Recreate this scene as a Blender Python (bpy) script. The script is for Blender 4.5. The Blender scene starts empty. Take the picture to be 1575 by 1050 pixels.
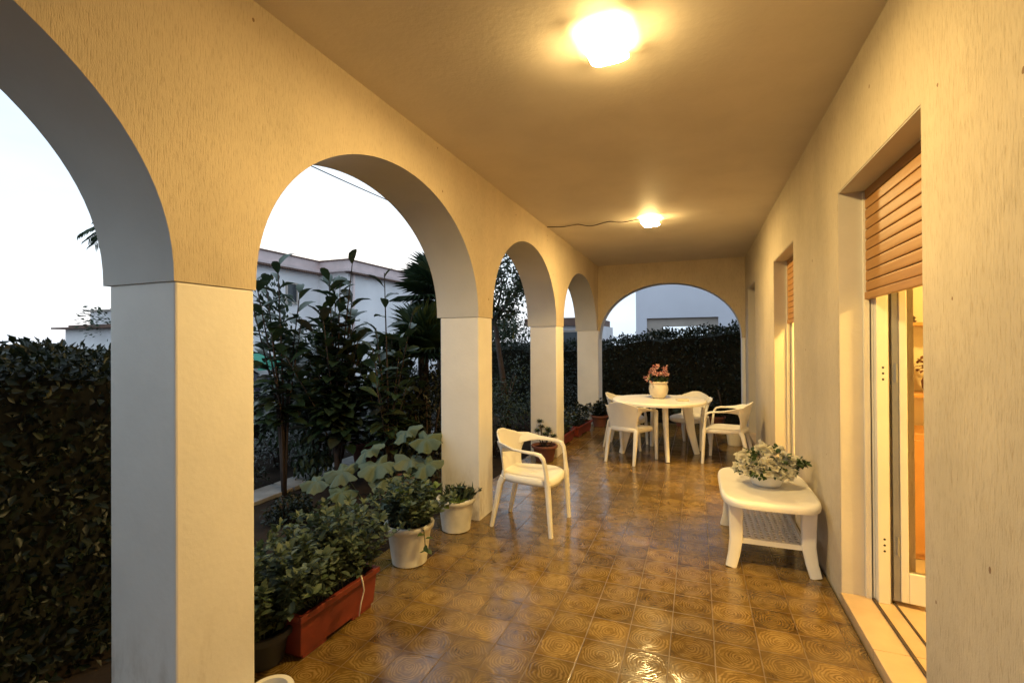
import bpy, bmesh, math, random
import numpy as np
from mathutils import Vector, Matrix
random.seed(7); rng = np.random.default_rng(7)
S = bpy.context.scene; C = S.collection
PI = math.pi; rad = math.radians

# ------------------------------------------------------------------ materials
def newmat(name):
    m = bpy.data.materials.new(name); m.use_nodes = True
    nt = m.node_tree; b = nt.nodes['Principled BSDF']; return m, nt, b
def N(nt, t, **kw):
    n = nt.nodes.new(t)
    for k, v in kw.items():
        if k in n.inputs: n.inputs[k].default_value = v
        else: setattr(n, k, v)
    return n
def coords(nt, scale=(1, 1, 1), kind='Object', loc=(0, 0, 0)):
    tc = N(nt, 'ShaderNodeTexCoord'); mp = N(nt, 'ShaderNodeMapping')
    mp.inputs['Scale'].default_value = scale; mp.inputs['Location'].default_value = loc
    nt.links.new(tc.outputs[kind], mp.inputs['Vector']); return mp.outputs['Vector']
def noise(nt, vec, scale, detail=4, rough=.55):
    n = N(nt, 'ShaderNodeTexNoise'); n.inputs['Scale'].default_value = scale
    n.inputs['Detail'].default_value = detail; n.inputs['Roughness'].default_value = rough
    if vec is not None: nt.links.new(vec, n.inputs['Vector'])
    return n.outputs['Fac']
def ramp(nt, fac, stops):
    r = N(nt, 'ShaderNodeValToRGB'); cr = r.color_ramp
    while len(cr.elements) < len(stops): cr.elements.new(.5)
    for e, (p, c) in zip(cr.elements, stops):
        e.position = p; e.color = (*c, 1) if len(c) == 3 else c
    nt.links.new(fac, r.inputs['Fac']); return r.outputs['Color']
def bump(nt, b, height, strength=.3, dist=.01, prev=None):
    n = N(nt, 'ShaderNodeBump'); n.inputs['Strength'].default_value = strength; n.inputs['Distance'].default_value = dist
    nt.links.new(height, n.inputs['Height'])
    if prev is not None: nt.links.new(prev, n.inputs['Normal'])
    if b is not None: nt.links.new(n.outputs['Normal'], b.inputs['Normal'])
    return n.outputs['Normal']
def M(nt, op, a, b=None, c=None):
    n = N(nt, 'ShaderNodeMath'); n.operation = op
    for i, v in enumerate((a, b, c)):
        if v is None: continue
        if isinstance(v, (int, float)): n.inputs[i].default_value = v
        else: nt.links.new(v, n.inputs[i])
    return n.outputs[0]
def mixc(nt, fac, a, b, mode='MIX'):
    n = N(nt, 'ShaderNodeMix'); n.data_type = 'RGBA'; n.blend_type = mode
    for s, v in ((0, fac), (6, a), (7, b)):
        if isinstance(v, (int, float)): n.inputs[s].default_value = v
        elif isinstance(v, tuple): n.inputs[s].default_value = (*v, 1)
        else: nt.links.new(v, n.inputs[s])
    return n.outputs[2]

def mat_plain(name, col, rough=.5, var=.12, nscale=6, bstr=.05, bscale=60, spec=.5, metal=0):
    m, nt, b = newmat(name)
    v = coords(nt)
    f = noise(nt, v, nscale, 5)
    lo = tuple(c * (1 - var) for c in col); hi = tuple(min(1, c * (1 + var)) for c in col)
    nt.links.new(ramp(nt, f, [(.3, lo), (.7, hi)]), b.inputs['Base Color'])
    b.inputs['Roughness'].default_value = rough; b.inputs['Metallic'].default_value = metal
    b.inputs['Specular IOR Level'].default_value = spec
    if bstr: bump(nt, b, noise(nt, v, bscale, 3), bstr, .004)
    return m

def mat_stucco(name, col, strength=.9):
    # combed render: fine vertical scratches, with sparse insect / dirt specks
    m, nt, b = newmat(name)
    vs = coords(nt, (210, 210, 20)); vf = coords(nt, (500, 500, 120), loc=(3, 1, 7)); v1 = coords(nt)
    a = noise(nt, vs, 1, 4, .68); c = noise(nt, vf, 1, 2, .5)
    gro = M(nt, 'SMOOTH_MIN', a, .52, .08)
    h = M(nt, 'ADD', M(nt, 'MULTIPLY', gro, 1.6), M(nt, 'MULTIPLY', c, .35))
    big = M(nt, 'ADD', M(nt, 'MULTIPLY', noise(nt, v1, 1.3, 6, .6), .7), M(nt, 'MULTIPLY', noise(nt, coords(nt, (3, 3, .5)), 1.5, 5, .6), .3))
    base = ramp(nt, big, [(.34, tuple(x * .80 for x in col)), (.62, col)])
    dark = ramp(nt, a, [(.28, (.76, .71, .64)), (.48, (1, 1, 1))])
    colr = mixc(nt, 1.0, base, dark, 'MULTIPLY')
    vo = N(nt, 'ShaderNodeTexVoronoi'); vo.inputs['Scale'].default_value = 6.5; nt.links.new(coords(nt, (1, 1, .75), loc=(.3, .2, .1)), vo.inputs['Vector'])
    vo.inputs['Randomness'].default_value = 1
    sp = M(nt, 'LESS_THAN', M(nt, 'ADD', vo.outputs['Distance'], M(nt, 'MULTIPLY', noise(nt, v1, 60, 2), .05)), .072)
    wn = noise(nt, v1, 1.1, 1)
    sp = M(nt, 'MULTIPLY', sp, M(nt, 'GREATER_THAN', wn, .42))
    colr = mixc(nt, M(nt, 'MULTIPLY', sp, .75), colr, (.16, .07, .03))
    nt.links.new(colr, b.inputs['Base Color'])
    b.inputs['Roughness'].default_value = .85; b.inputs['Specular IOR Level'].default_value = .25
    patch = noise(nt, v1, 2.3, 3)
    bump(nt, b, M(nt, 'ADD', M(nt, 'MULTIPLY', h, M(nt, 'ADD', patch, .1)), M(nt, 'MULTIPLY', noise(nt, v1, 9, 3), .5)), strength, .006)
    return m

def mat_paint(name, col, stain=False, bs=.25):
    m, nt, b = newmat(name); v = coords(nt)
    f = noise(nt, v, 2.2, 6, .6)
    c = ramp(nt, f, [(.28, tuple(x * .9 for x in col)), (.6, col)])
    if stain:   # scuffs and drips near the ground
        sx = N(nt, 'ShaderNodeSeparateXYZ'); nt.links.new(v, sx.inputs[0])
        lowz = N(nt, 'ShaderNodeMapRange'); lowz.inputs[1].default_value = .5; lowz.inputs[2].default_value = .02; lowz.inputs[3].default_value = 0; lowz.inputs[4].default_value = .75
        nt.links.new(sx.outputs['Z'], lowz.inputs[0])
        dn = ramp(nt, noise(nt, coords(nt, (9, 9, 3)), 1, 6, .7), [(.48, (0, 0, 0)), (.66, (1, 1, 1))])
        c = mixc(nt, M(nt, 'MULTIPLY', lowz.outputs[0], dn), c, (.36, .27, .17))
    nt.links.new(c, b.inputs['Base Color'])
    b.inputs['Roughness'].default_value = .6; b.inputs['Specular IOR Level'].default_value = .3
    h = M(nt, 'ADD', noise(nt, v, 40, 3), M(nt, 'MULTIPLY', noise(nt, v, 6, 2), .8))
    bump(nt, b, h, bs, .004)
    return m

def mat_tiles():
    m, nt, b = newmat('rosette_tiles'); TX, TY, T = -1.5324, 2.3767, .2
    v = coords(nt); sx = N(nt, 'ShaderNodeSeparateXYZ'); nt.links.new(v, sx.inputs[0])
    tu = M(nt, 'DIVIDE', M(nt, 'SUBTRACT', sx.outputs['X'], TX), T); tv = M(nt, 'DIVIDE', M(nt, 'SUBTRACT', sx.outputs['Y'], TY), T)
    fu = M(nt, 'FLOOR', tu); fv = M(nt, 'FLOOR', tv)
    u = M(nt, 'SUBTRACT', M(nt, 'SUBTRACT', tu, fu), .5); w = M(nt, 'SUBTRACT', M(nt, 'SUBTRACT', tv, fv), .5)
    cid = N(nt, 'ShaderNodeCombineXYZ'); nt.links.new(fu, cid.inputs[0]); nt.links.new(fv, cid.inputs[1])
    wn = N(nt, 'ShaderNodeTexWhiteNoise'); wn.noise_dimensions = '2D'; nt.links.new(cid.outputs[0], wn.inputs['Vector'])
    # warped radius so that the rings wander
    nx = noise(nt, v, 14, 2); ny = noise(nt, coords(nt, loc=(5, 3, 1)), 14, 2)
    uu = M(nt, 'ADD', u, M(nt, 'MULTIPLY', M(nt, 'SUBTRACT', nx, .5), .24)); ww = M(nt, 'ADD', w, M(nt, 'MULTIPLY', M(nt, 'SUBTRACT', ny, .5), .24))
    r = M(nt, 'SQRT', M(nt, 'ADD', M(nt, 'MULTIPLY', uu, uu), M(nt, 'MULTIPLY', ww, ww)))
    ang = M(nt, 'ARCTAN2', ww, uu)
    ph = M(nt, 'ADD', M(nt, 'MULTIPLY', r, 84), M(nt, 'MULTIPLY', M(nt, 'SUBTRACT', noise(nt, v, 26, 3), .5), 5))
    ph = M(nt, 'ADD', ph, M(nt, 'ADD', ang, M(nt, 'MULTIPLY', wn.outputs['Value'], 6)))
    ring = M(nt, 'ADD', M(nt, 'MULTIPLY', M(nt, 'SINE', ph), .5), .5)
    inside = N(nt, 'ShaderNodeMapRange'); inside.inputs[1].default_value = .53; inside.inputs[2].default_value = .45; nt.links.new(r, inside.inputs[0])
    gaps = ramp(nt, noise(nt, v, 22, 2), [(.30, (0, 0, 0)), (.50, (1, 1, 1))])
    ring = M(nt, 'MULTIPLY', M(nt, 'MULTIPLY', ring, inside.outputs[0]), gaps)
    mott = noise(nt, v, 9, 5, .65)
    col = ramp(nt, mott, [(.25, (.075, .043, .012)), (.5, (.165, .102, .024)), (.75, (.225, .155, .050))])
    col = mixc(nt, M(nt, 'MULTIPLY', M(nt, 'POWER', ring, 1.8), .38), col, (.40, .27, .11))
    dark = ramp(nt, ring, [(.0, (.74, .68, .6)), (.35, (1, 1, 1))])
    col = mixc(nt, .8, col, dark, 'MULTIPLY')
    tint = ramp(nt, wn.outputs['Value'], [(0, (.62, .58, .54)), (.5, (.92, .90, .86)), (1, (1.15, 1.12, 1.06))])
    col = mixc(nt, 1.0, col, tint, 'MULTIPLY')
    edge = M(nt, 'MAXIMUM', M(nt, 'ABSOLUTE', u), M(nt, 'ABSOLUTE', w))
    gm = N(nt, 'ShaderNodeMapRange'); gm.inputs[1].default_value = .484; gm.inputs[2].default_value = .493; nt.links.new(edge, gm.inputs[0])
    gcol = ramp(nt, noise(nt, v, 7, 4), [(.42, (.06, .032, .014)), (.70, (.24, .155, .08))])
    col = mixc(nt, M(nt, 'MULTIPLY', gm.outputs[0], .5), col, gcol)
    dirt = ramp(nt, noise(nt, coords(nt, loc=(9, 2, 0)), 1.7, 7, .68), [(.50, (0, 0, 0)), (.72, (1, 1, 1))])
    col = mixc(nt, M(nt, 'MULTIPLY', dirt, .45), col, (.075, .048, .022))
    nt.links.new(col, b.inputs['Base Color'])
    ro = N(nt, 'ShaderNodeMapRange'); ro.inputs[1].default_value = .3; ro.inputs[2].default_value = .7; ro.inputs[3].default_value = .09; ro.inputs[4].default_value = .25
    nt.links.new(noise(nt, v, 3.5, 5, .6), ro.inputs[0])
    nt.links.new(M(nt, 'ADD', ro.outputs[0], M(nt, 'MULTIPLY', gm.outputs[0], .35)), b.inputs['Roughness'])
    b.inputs['Specular IOR Level'].default_value = .75
    h = M(nt, 'SUBTRACT', M(nt, 'MULTIPLY', ring, .55), M(nt, 'MULTIPLY', gm.outputs[0], .9))
    n1 = bump(nt, None, h, .22, .0018)
    bump(nt, b, noise(nt, v, 4, 2), .03, .01, n1)
    return m

def mat_leaf(name, cols, rough=.42, trans=.25, spec=.4):
    m, nt, b = newmat(name)
    g = N(nt, 'ShaderNodeNewGeometry')
    k = len(cols); c = ramp(nt, g.outputs['Random Per Island'], [(i / max(1, k - 1), cc) for i, cc in enumerate(cols)])
    c = mixc(nt, .35, c, ramp(nt, noise(nt, coords(nt), 9, 3), [(.3, (.45, .45, .4)), (.7, (1, 1, 1))]), 'MULTIPLY')
    nt.links.new(c, b.inputs['Base Color']); b.inputs['Roughness'].default_value = rough
    b.inputs['Specular IOR Level'].default_value = spec
    t = N(nt, 'ShaderNodeBsdfTranslucent'); nt.links.new(c, t.inputs['Color'])
    mx = N(nt, 'ShaderNodeMixShader'); mx.inputs[0].default_value = trans
    nt.links.new(b.outputs[0], mx.inputs[1]); nt.links.new(t.outputs[0], mx.inputs[2])
    nt.links.new(mx.outputs[0], nt.nodes['Material Output'].inputs['Surface'])
    return m

def mat_emit(name, col, strength):
    m, nt, b = newmat(name)
    b.inputs['Base Color'].default_value = (.8, .8, .75, 1)
    b.inputs['Emission Color'].default_value = (*col, 1); b.inputs['Emission Strength'].default_value = strength
    return m

def mat_shutter():
    m, nt, b = newmat('shutter_slats'); v = coords(nt)
    f = noise(nt, coords(nt, (4, 4, 60)), 1, 4)
    c = ramp(nt, f, [(.3, (.33, .155, .038)), (.7, (.41, .205, .055))])
    nt.links.new(c, b.inputs['Base Color']); b.inputs['Roughness'].default_value = .45
    return m

WARM = (1.0, .69, .265)
MT = dict(
    stucco=mat_stucco('combed_render', (.67, .56, .40), .8),
    stucco2=mat_stucco('facade_render', (.60, .52, .40), .8),
    soffit=mat_paint('smooth_render', (.58, .55, .50)),
    pillar=mat_paint('white_masonry_paint', (.84, .80, .73), True),
    ceil=mat_paint('ceiling_plaster', (.66, .59, .50), bs=.38),
    tiles=mat_tiles(),
    plastic=mat_plain('white_plastic', (.80, .77, .70), .36, .09, 3.5, .04, 30),
    plastic2=mat_plain('cream_plastic', (.74, .68, .56), .4, .06, 5, .04, 30),
    potw=mat_plain('white_pot_plastic', (.70, .67, .58), .5, .22, 6, .08, 30),
    terra=mat_plain('red_planter_plastic', (.17, .024, .010), .5, .22, 8, .1, 40),
    terra2=mat_plain('terracotta', (.15, .05, .03), .8, .2, 9, .2, 40),
    ceramic=mat_plain('cream_glazed_ceramic', (.66, .58, .45), .25, .1, 10, .05, 20),
    soil=mat_plain('soil', (.045, .030, .020), .95, .5, 14, .9, 24, spec=.1),
    garden=mat_plain('garden_soil', (.030, .022, .017), 1, .45, 3, .9, 12, spec=.05),
    concrete=mat_plain('pale_concrete', (.30, .28, .26), .9, .25, 5, .4, 30),
    road=mat_plain('asphalt', (.055, .055, .058), .85, .2, 1.5, .4, 60),
    marble=mat_plain('cream_marble', (.50, .36, .22), .3, .12, 5, .02, 10),
    alu=mat_plain('white_lacquered_metal', (.72, .70, .64), .35, .05, 4, .0),
    grey=mat_plain('grey_metal', (.30, .31, .33), .4, .1, 4, .0, metal=.6),
    dark=mat_plain('dark_rubber', (.03, .03, .03), .6, .2, 8, .0),
    bark=mat_plain('bark', (.055, .036, .027), .9, .35, 12, .9, 30),
    stem=mat_plain('green_stem', (.06, .07, .03), .7, .3, 12, .2, 30),
    white_wall=mat_plain('white_rendered_wall', (.86, .82, .82), .9, .08, .8, .3, 20),
    lilac_wall=mat_plain('lilac_white_wall', (.76, .74, .80), .9, .05, .6, .3, 20),
    beige=mat_plain('beige_surround', (.50, .42, .36), .8, .1, 2, .2, 20),
    rooft=mat_plain('brown_roof_tiles', (.16, .09, .065), .8, .3, 3, .6, 9),
    pink=mat_plain('pink_grey_cornice', (.66, .52, .50), .85, .1, 2, .2, 20),
    glass=None, shutter=mat_shutter(),
    room=mat_plain('warm_white_room_paint', (.80, .74, .60), .8, .04, 2, .05, 30),
    orange=mat_plain('orange_varnished_wood', (.55, .27, .09), .4, .12, 3, .05, 20),
    roomfloor=mat_plain('beige_room_tiles', (.55, .45, .33), .3, .08, 3, .02, 20),
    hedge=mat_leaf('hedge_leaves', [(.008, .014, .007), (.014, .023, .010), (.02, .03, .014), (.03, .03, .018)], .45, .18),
    hedge_core=mat_plain('hedge_twigs', (.02, .02, .012), .95, .5, 9, .8, 18),
    glossy=mat_leaf('glossy_large_leaves', [(.026, .048, .022), (.038, .066, .028), (.055, .082, .036), (.06, .055, .034)], .30, .16, .5),
    sage=mat_leaf('sage_leaves', [(.055, .085, .050), (.085, .12, .070), (.125, .165, .105), (.06, .10, .04)], .55, .25),
    lime=mat_leaf('lime_leaves', [(.11, .18, .03), (.16, .22, .05)], .5, .3),
    pumpkin=mat_leaf('pale_lobed_leaves', [(.11, .155, .09), (.16, .20, .13), (.10, .15, .065)], .6, .25),
    palm=mat_leaf('palm_leaves', [(.025, .05, .022), (.045, .075, .03)], .4, .12),
    tree=mat_leaf('tree_leaves', [(.024, .040, .018), (.045, .068, .030), (.034, .052, .028)], .45, .15),
    bouq_leaf=mat_leaf('bouquet_leaves', [(.03, .06, .015), (.06, .10, .03)], .45, .15),
    petal=mat_leaf('white_petals', [(.84, .80, .64), (.90, .87, .74)], .6, .42),
    pinkp=mat_leaf('pink_petals', [(.50, .15, .15), (.62, .33, .30), (.70, .50, .46)], .6, .25),
    lamp=mat_emit('lamp_glass', WARM, 500), lampside=mat_emit('lamp_glass_edge', WARM, 8),
    lamp2=mat_emit('room_lamp', (1, .62, .15), 480),
    car=mat_plain('dark_car_paint', (.03, .03, .05), .15, .05, 4, .0, spec=.8),
    green=mat_plain('green_canvas', (.06, .30, .20), .7, .1, 3, .1, 20),
    cable=mat_plain('black_cable', (.02, .02, .02), .6, .1, 3, .0),
)
def mat_glass(name):
    m, nt, b = newmat(name); nt.nodes.remove(b)
    t = N(nt, 'ShaderNodeBsdfTransparent'); gl = N(nt, 'ShaderNodeBsdfGlossy'); gl.inputs['Roughness'].default_value = .03
    fr = N(nt, 'ShaderNodeFresnel'); fr.inputs['IOR'].default_value = 1.45
    mx = N(nt, 'ShaderNodeMixShader'); nt.links.new(fr.outputs[0], mx.inputs[0]); nt.links.new(t.outputs[0], mx.inputs[1]); nt.links.new(gl.outputs[0], mx.inputs[2])
    nt.links.new(mx.outputs[0], nt.nodes['Material Output'].inputs['Surface']); return m
MT['glass'] = mat_glass('door_glass'); MT['darkglass'] = mat_plain('dark_window_glass', (.03, .035, .04), .1, .1, 2, 0)

# ------------------------------------------------------------------ object helpers
def mesh_obj(name, verts, faces, mat, parent=None, smooth=False, loc=None):
    me = bpy.data.meshes.new(name)
    me.from_pydata([tuple(map(float, v)) for v in verts], [], faces); me.validate(); me.update()
    if mat is not None:
        for mm in (mat if isinstance(mat, (list, tuple)) else [mat]): me.materials.append(mm)
    if smooth:
        me.polygons.foreach_set('use_smooth', [True] * len(me.polygons))
    o = bpy.data.objects.new(name, me); C.objects.link(o)
    if parent is not None: o.parent = parent
    if loc is not None: o.location = loc
    return o
def sharp(o, deg=40):
    o.data.set_sharp_from_angle(angle=rad(deg)); return o
def tag(o, label=None, cat=None, group=None, kind=None):
    if label: o['label'] = label
    if cat: o['category'] = cat
    if group: o['group'] = group
    if kind: o['kind'] = kind
    return o
def thing(name, label, cat, loc=(0, 0, 0), rz=0, group=None):
    o = bpy.data.objects.new(name, None); C.objects.link(o); o.empty_display_size = .1
    o.location = loc; o.rotation_euler = (0, 0, rz); return tag(o, label, cat, group)
def dup(root, loc, rz, label, group=None):
    r = root.copy(); C.objects.link(r); r.location = loc; r.rotation_euler = (0, 0, rz); r['label'] = label
    if group: r['group'] = group
    for ch in list(root.children):
        c = ch.copy(); C.objects.link(c); c.parent = r
        for g in list(ch.children):
            d = g.copy(); C.objects.link(d); d.parent = c
    return r
class MB:
    def __init__(s): s.v = []; s.f = []
    def add(s, vs, fs):
        n = len(s.v); s.v += [tuple(x) for x in vs]; s.f += [tuple(i + n for i in f) for f in fs]; return s
    def box(s, x0, x1, y0, y1, z0, z1, rz=0, c=(0, 0)):
        vs = [(x, y, z) for z in (z0, z1) for y in (y0, y1) for x in (x0, x1)]
        if rz:
            cs, sn = math.cos(rz), math.sin(rz)
            vs = [(c[0] + (x - c[0]) * cs - (y - c[1]) * sn, c[1] + (x - c[0]) * sn + (y - c[1]) * cs, z) for x, y, z in vs]
        return s.add(vs, [(0, 2, 3, 1), (4, 5, 7, 6), (0, 1, 5, 4), (2, 6, 7, 3), (0, 4, 6, 2), (1, 3, 7, 5)])
    def obox(s, o, ax, ay, az):   # box from a corner and three edge vectors
        o, ax, ay, az = map(Vector, (o, ax, ay, az))
        vs = [o + ax * i + ay * j + az * k for k in (0, 1) for j in (0, 1) for i in (0, 1)]
        return s.add(vs, [(0, 2, 3, 1), (4, 5, 7, 6), (0, 1, 5, 4), (2, 6, 7, 3), (0, 4, 6, 2), (1, 3, 7, 5)])
    def sweep(s, pts, hw, ht, side=(0, 1, 0), n=10, p=3.0):
        pts = [Vector(q) for q in pts]; k = len(pts)
        sides = side if isinstance(side, list) else [side] * k
        hw = hw if isinstance(hw, (list, tuple)) else [hw] * k; ht = ht if isinstance(ht, (list, tuple)) else [ht] * k
        base = len(s.v); vs = []
        for i, q in enumerate(pts):
            t = (pts[min(i + 1, k - 1)] - pts[max(i - 1, 0)]).normalized()
            a = Vector(sides[i]); a = (a - t * a.dot(t)).normalized(); b = t.cross(a)
            for j in range(n):
                th = 2 * PI * (j + .5) / n; c, sn = math.cos(th), math.sin(th)
                cc = math.copysign(abs(c) ** (2 / p), c); ss = math.copysign(abs(sn) ** (2 / p), sn)
                vs.append(q + a * (hw[i] * cc) + b * (ht[i] * ss))
        fs = [(i * n + j, i * n + (j + 1) % n, (i + 1) * n + (j + 1) % n, (i + 1) * n + j) for i in range(k - 1) for j in range(n)]
        fs += [tuple(range(n))[::-1], tuple(range((k - 1) * n, k * n))]
        return s.add(vs, fs)
    def tube(s, pts, r, n=8):
        pts = [Vector(q) for q in pts]; k = len(pts); r = r if isinstance(r, (list, tuple)) else [r] * k
        vs = []; ref = Vector((.3, .2, 1)) if abs((pts[-1] - pts[0]).normalized().z) < .9 else Vector((1, .1, 0))
        for i, q in enumerate(pts):
            t = (pts[min(i + 1, k - 1)] - pts[max(i - 1, 0)]).normalized()
            a = (ref - t * ref.dot(t)).normalized(); b = t.cross(a)
            vs += [q + (a * math.cos(2 * PI * j / n) + b * math.sin(2 * PI * j / n)) * r[i] for j in range(n)]
        fs = [(i * n + j, i * n + (j + 1) % n, (i + 1) * n + (j + 1) % n, (i + 1) * n + j) for i in range(k - 1) for j in range(n)]
        fs += [tuple(range(n))[::-1], tuple(range((k - 1) * n, k * n))]
        return s.add(vs, fs)
    def lathe(s, prof, n=32, c=(0, 0, 0), wob=0):
        k = len(prof); vs = []
        for i, (r, z) in enumerate(prof):
            for j in range(n):
                a = 2 * PI * j / n; rr = r * (1 + wob * math.sin(8 * a))
                vs.append((c[0] + rr * math.cos(a), c[1] + rr * math.sin(a), c[2] + z))
        fs = [(i * n + j, i * n + (j + 1) % n, (i + 1) * n + (j + 1) % n, (i + 1) * n + j) for i in range(k - 1) for j in range(n)]
        if prof[0][0] > 1e-4: fs.append(tuple(range(n))[::-1])
        if prof[-1][0] > 1e-4: fs.append(tuple(range((k - 1) * n, k * n)))
        return s.add(vs, fs)
    def build(s, name, mat, parent=None, smooth=False, loc=None, ang=None):
        o = mesh_obj(name, s.v, s.f, mat, parent, smooth, loc)
        if ang: sharp(o, ang)
        return o
def bevel(o, w=.004, seg=2):
    m = o.modifiers.new('bevel', 'BEVEL'); m.width = w; m.segments = seg; m.limit_method = 'ANGLE'; m.angle_limit = rad(35); return o

# ------------------------------------------------------------------ foliage helper
TL6 = (np.array([(0, 0, 0), (.3, .5, .1), (.3, 0, 0), (.3, -.5, .1), (.7, .42, .05), (.7, 0, -.03), (.7, -.42, .05), (1, 0, -.12)]),
       [(0, 2, 1), (0, 3, 2), (1, 2, 5, 4), (2, 3, 6, 5), (4, 5, 7), (5, 6, 7)])
TL2 = (np.array([(0, 0, 0), (.5, .5, .12), (1, 0, -.1), (.5, -.5, .12)]), [(0, 2, 1), (0, 3, 2)])
TLL = (np.array([(0, 0, 0), (.12, .16, .02), (.12, 0, 0), (.12, -.16, .02), (.38, .42, .07), (.38, 0, 0), (.38, -.42, .07), (.68, .46, .03), (.68, 0, -.05), (.68, -.46, .03), (.9, .25, -.09), (.9, 0, -.14), (.9, -.25, -.09), (1, 0, -.2)]),
       [(0, 2, 1), (0, 3, 2), (1, 2, 5, 4), (2, 3, 6, 5), (4, 5, 8, 7), (5, 6, 9, 8), (7, 8, 11, 10), (8, 9, 12, 11), (10, 11, 13), (11, 12, 13)])
def leaves(name, P, D, L, W, mat, parent, tmpl=TL6, up=None, roll=.5, smooth=False):
    P = np.asarray(P, float); D = np.asarray(D, float); n = len(P)
    D = D / np.linalg.norm(D, axis=1, keepdims=True)
    U = np.tile([0, 0, 1.], (n, 1)) if up is None else np.asarray(up, float)
    U = U + rng.normal(0, roll, (n, 3))
    A = np.cross(U, D); A /= np.linalg.norm(A, axis=1, keepdims=True) + 1e-9; Nn = np.cross(D, A)
    L = np.broadcast_to(L, (n,)); W = np.broadcast_to(W, (n,))
    T, F = tmpl; k = len(T)
    V = P[:, None, :] + D[:, None, :] * (T[None, :, 0:1] * L[:, None, None]) + A[:, None, :] * (T[None, :, 1:2] * W[:, None, None]) + Nn[:, None, :] * (T[None, :, 2:3] * L[:, None, None])
    V = V.reshape(-1, 3)
    me = bpy.data.meshes.new(name)
    me.vertices.add(len(V)); me.vertices.foreach_set('co', V.astype('f').ravel())
    ls = [len(f) for f in F]; flat = np.concatenate([np.array(f) for f in F]); m = len(flat)
    li = (flat[None, :] + (np.arange(n) * k)[:, None]).ravel()
    st = (np.cumsum([0] + ls[:-1])[None, :] + (np.arange(n) * m)[:, None]).ravel()
    me.loops.add(len(li)); me.loops.foreach_set('vertex_index', li.astype('i'))
    me.polygons.add(len(st)); me.polygons.foreach_set('loop_start', st.astype('i')); 
    me.update(calc_edges=True); me.materials.append(mat)
    if smooth: me.polygons.foreach_set('use_smooth', [True] * len(me.polygons))
    o = bpy.data.objects.new(name, me); C.objects.link(o)
    if parent is not None: o.parent = parent
    return o
def rdir(n, zmin=-1):
    d = rng.normal(0, 1, (n, 3)); d /= np.linalg.norm(d, axis=1, keepdims=True); d[:, 2] = np.maximum(d[:, 2], zmin); return d

# ------------------------------------------------------------------ setting: ground, sky
XL, XR, XO, ZC, ZI, YB, YF = -1.6956, .754, -2.06, 2.889, 1.696, 8.836, -3.2
def sheet(name, x0, x1, y0, y1, z, mat, nx=1, ny=1, amp=0):
    vs = []; fs = []
    for j in range(ny + 1):
        for i in range(nx + 1):
            vs.append((x0 + (x1 - x0) * i / nx, y0 + (y1 - y0) * j / ny, z + (random.uniform(-amp, amp) if amp else 0)))
    for j in range(ny):
        for i in range(nx):
            a = j * (nx + 1) + i; fs.append((a, a + 1, a + nx + 2, a + nx + 1))
    return mesh_obj(name, vs, fs, mat, smooth=bool(amp))
g = sheet('ground', -400, 400, -400, 400, -.16, MT['garden']); tag(g, kind='structure')
g = sheet('garden_bed', -7.2, -2.1, -6, 16, -.13, MT['garden'], 50, 160, .02); tag(g, kind='structure')
g = sheet('road', -13.2, -7.6, -60, 60, -.14, MT['road']); tag(g, kind='structure')
m = MB().box(-7.6, -7.2, -20, 30, -.2, -.02).build('pavement', MT['concrete']); tag(m, kind='structure')
fl_ = MB().box(XO - .02, .74, YF, 9.25, -.3, 0).build('veranda_floor', MT['tiles']); tag(fl_, kind='structure')
m = MB()
for k in range(9):
    y = -1 + k * 1.02; m.obox((-3.98 - .0 - .035 * k, y, -.14), (-.36 + random.uniform(-.02, .02), .02, 0), (-.035, 1.0, 0), (0, 0, .035 + random.uniform(0, .015)))
kb = bevel(m.build('path_kerb', MT['concrete']), .01); tag(kb, kind='structure')

# ------------------------------------------------------------------ the villa (building with arcade)
villa = thing('villa', 'cream rendered villa whose arched veranda surrounds the viewer', 'house')
AP = [(1.139, 1.4715), (3.6367, 3.9334), (6.018, 6.3845)]       # pillar spans in Y
PIL = [(-1.35, -1.02)] + AP + [(YB - .14, YB + .26)]
openings = [(YF, -1.35), (-1.02, 1.139), (1.4715, 3.6367), (3.9334, 6.018), (6.3845, YB - .14)]
def arch_profile(ops, zs, rise, y0, y1, nseg=48):
    """list of (y, zbottom) along the wall"""
    pr = [(y0, 0)]; out = []
    return out
def arcade(name, ops, spans, rise, zs, top, xa, xb, axis, mats, parent):
    """wall with elliptic arch openings running along `axis`; below the springing the pillars are separate"""
    segs = []
    for (a, b) in spans: segs.append([(a, zs), (b, zs)])
    for (a, b) in ops:
        n = 56; c = (a + b) / 2; h = (b - a) / 2
        segs.append([(c - h * math.cos(PI * i / n), zs + rise * math.sin(PI * i / n) ** .94) for i in range(n + 1)])
    vs = []; fs = []; mi = []
    def P(y, z, x): return (x, y, z) if axis == 'y' else (y, x, z)
    for s in segs:
        for (y0, z0), (y1, z1) in zip(s[:-1], s[1:]):
            for x, fl in ((xa, 0), (xb, 0)):
                n = len(vs); vs += [P(y0, z0, x), P(y1, z1, x), P(y1, top, x), P(y0, top, x)]; fs.append((n, n + 1, n + 2, n + 3)); mi.append(0)
            n = len(vs); vs += [P(y0, z0, xa), P(y1, z1, xa), P(y1, z1, xb), P(y0, z0, xb)]; fs.append((n, n + 1, n + 2, n + 3)); mi.append(1)
    o = mesh_obj(name, vs, fs, mats, parent)
    bm = bmesh.new(); bm.from_mesh(o.data)
    for f, k in zip(bm.faces, mi): f.material_index = k
    bmesh.ops.remove_doubles(bm, verts=bm.verts, dist=1e-4); bmesh.ops.recalc_face_normals(bm, faces=bm.faces)
    for f in bm.faces: f.smooth = True
    bm.to_mesh(o.data); bm.free(); sharp(o, 35); return o
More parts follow.
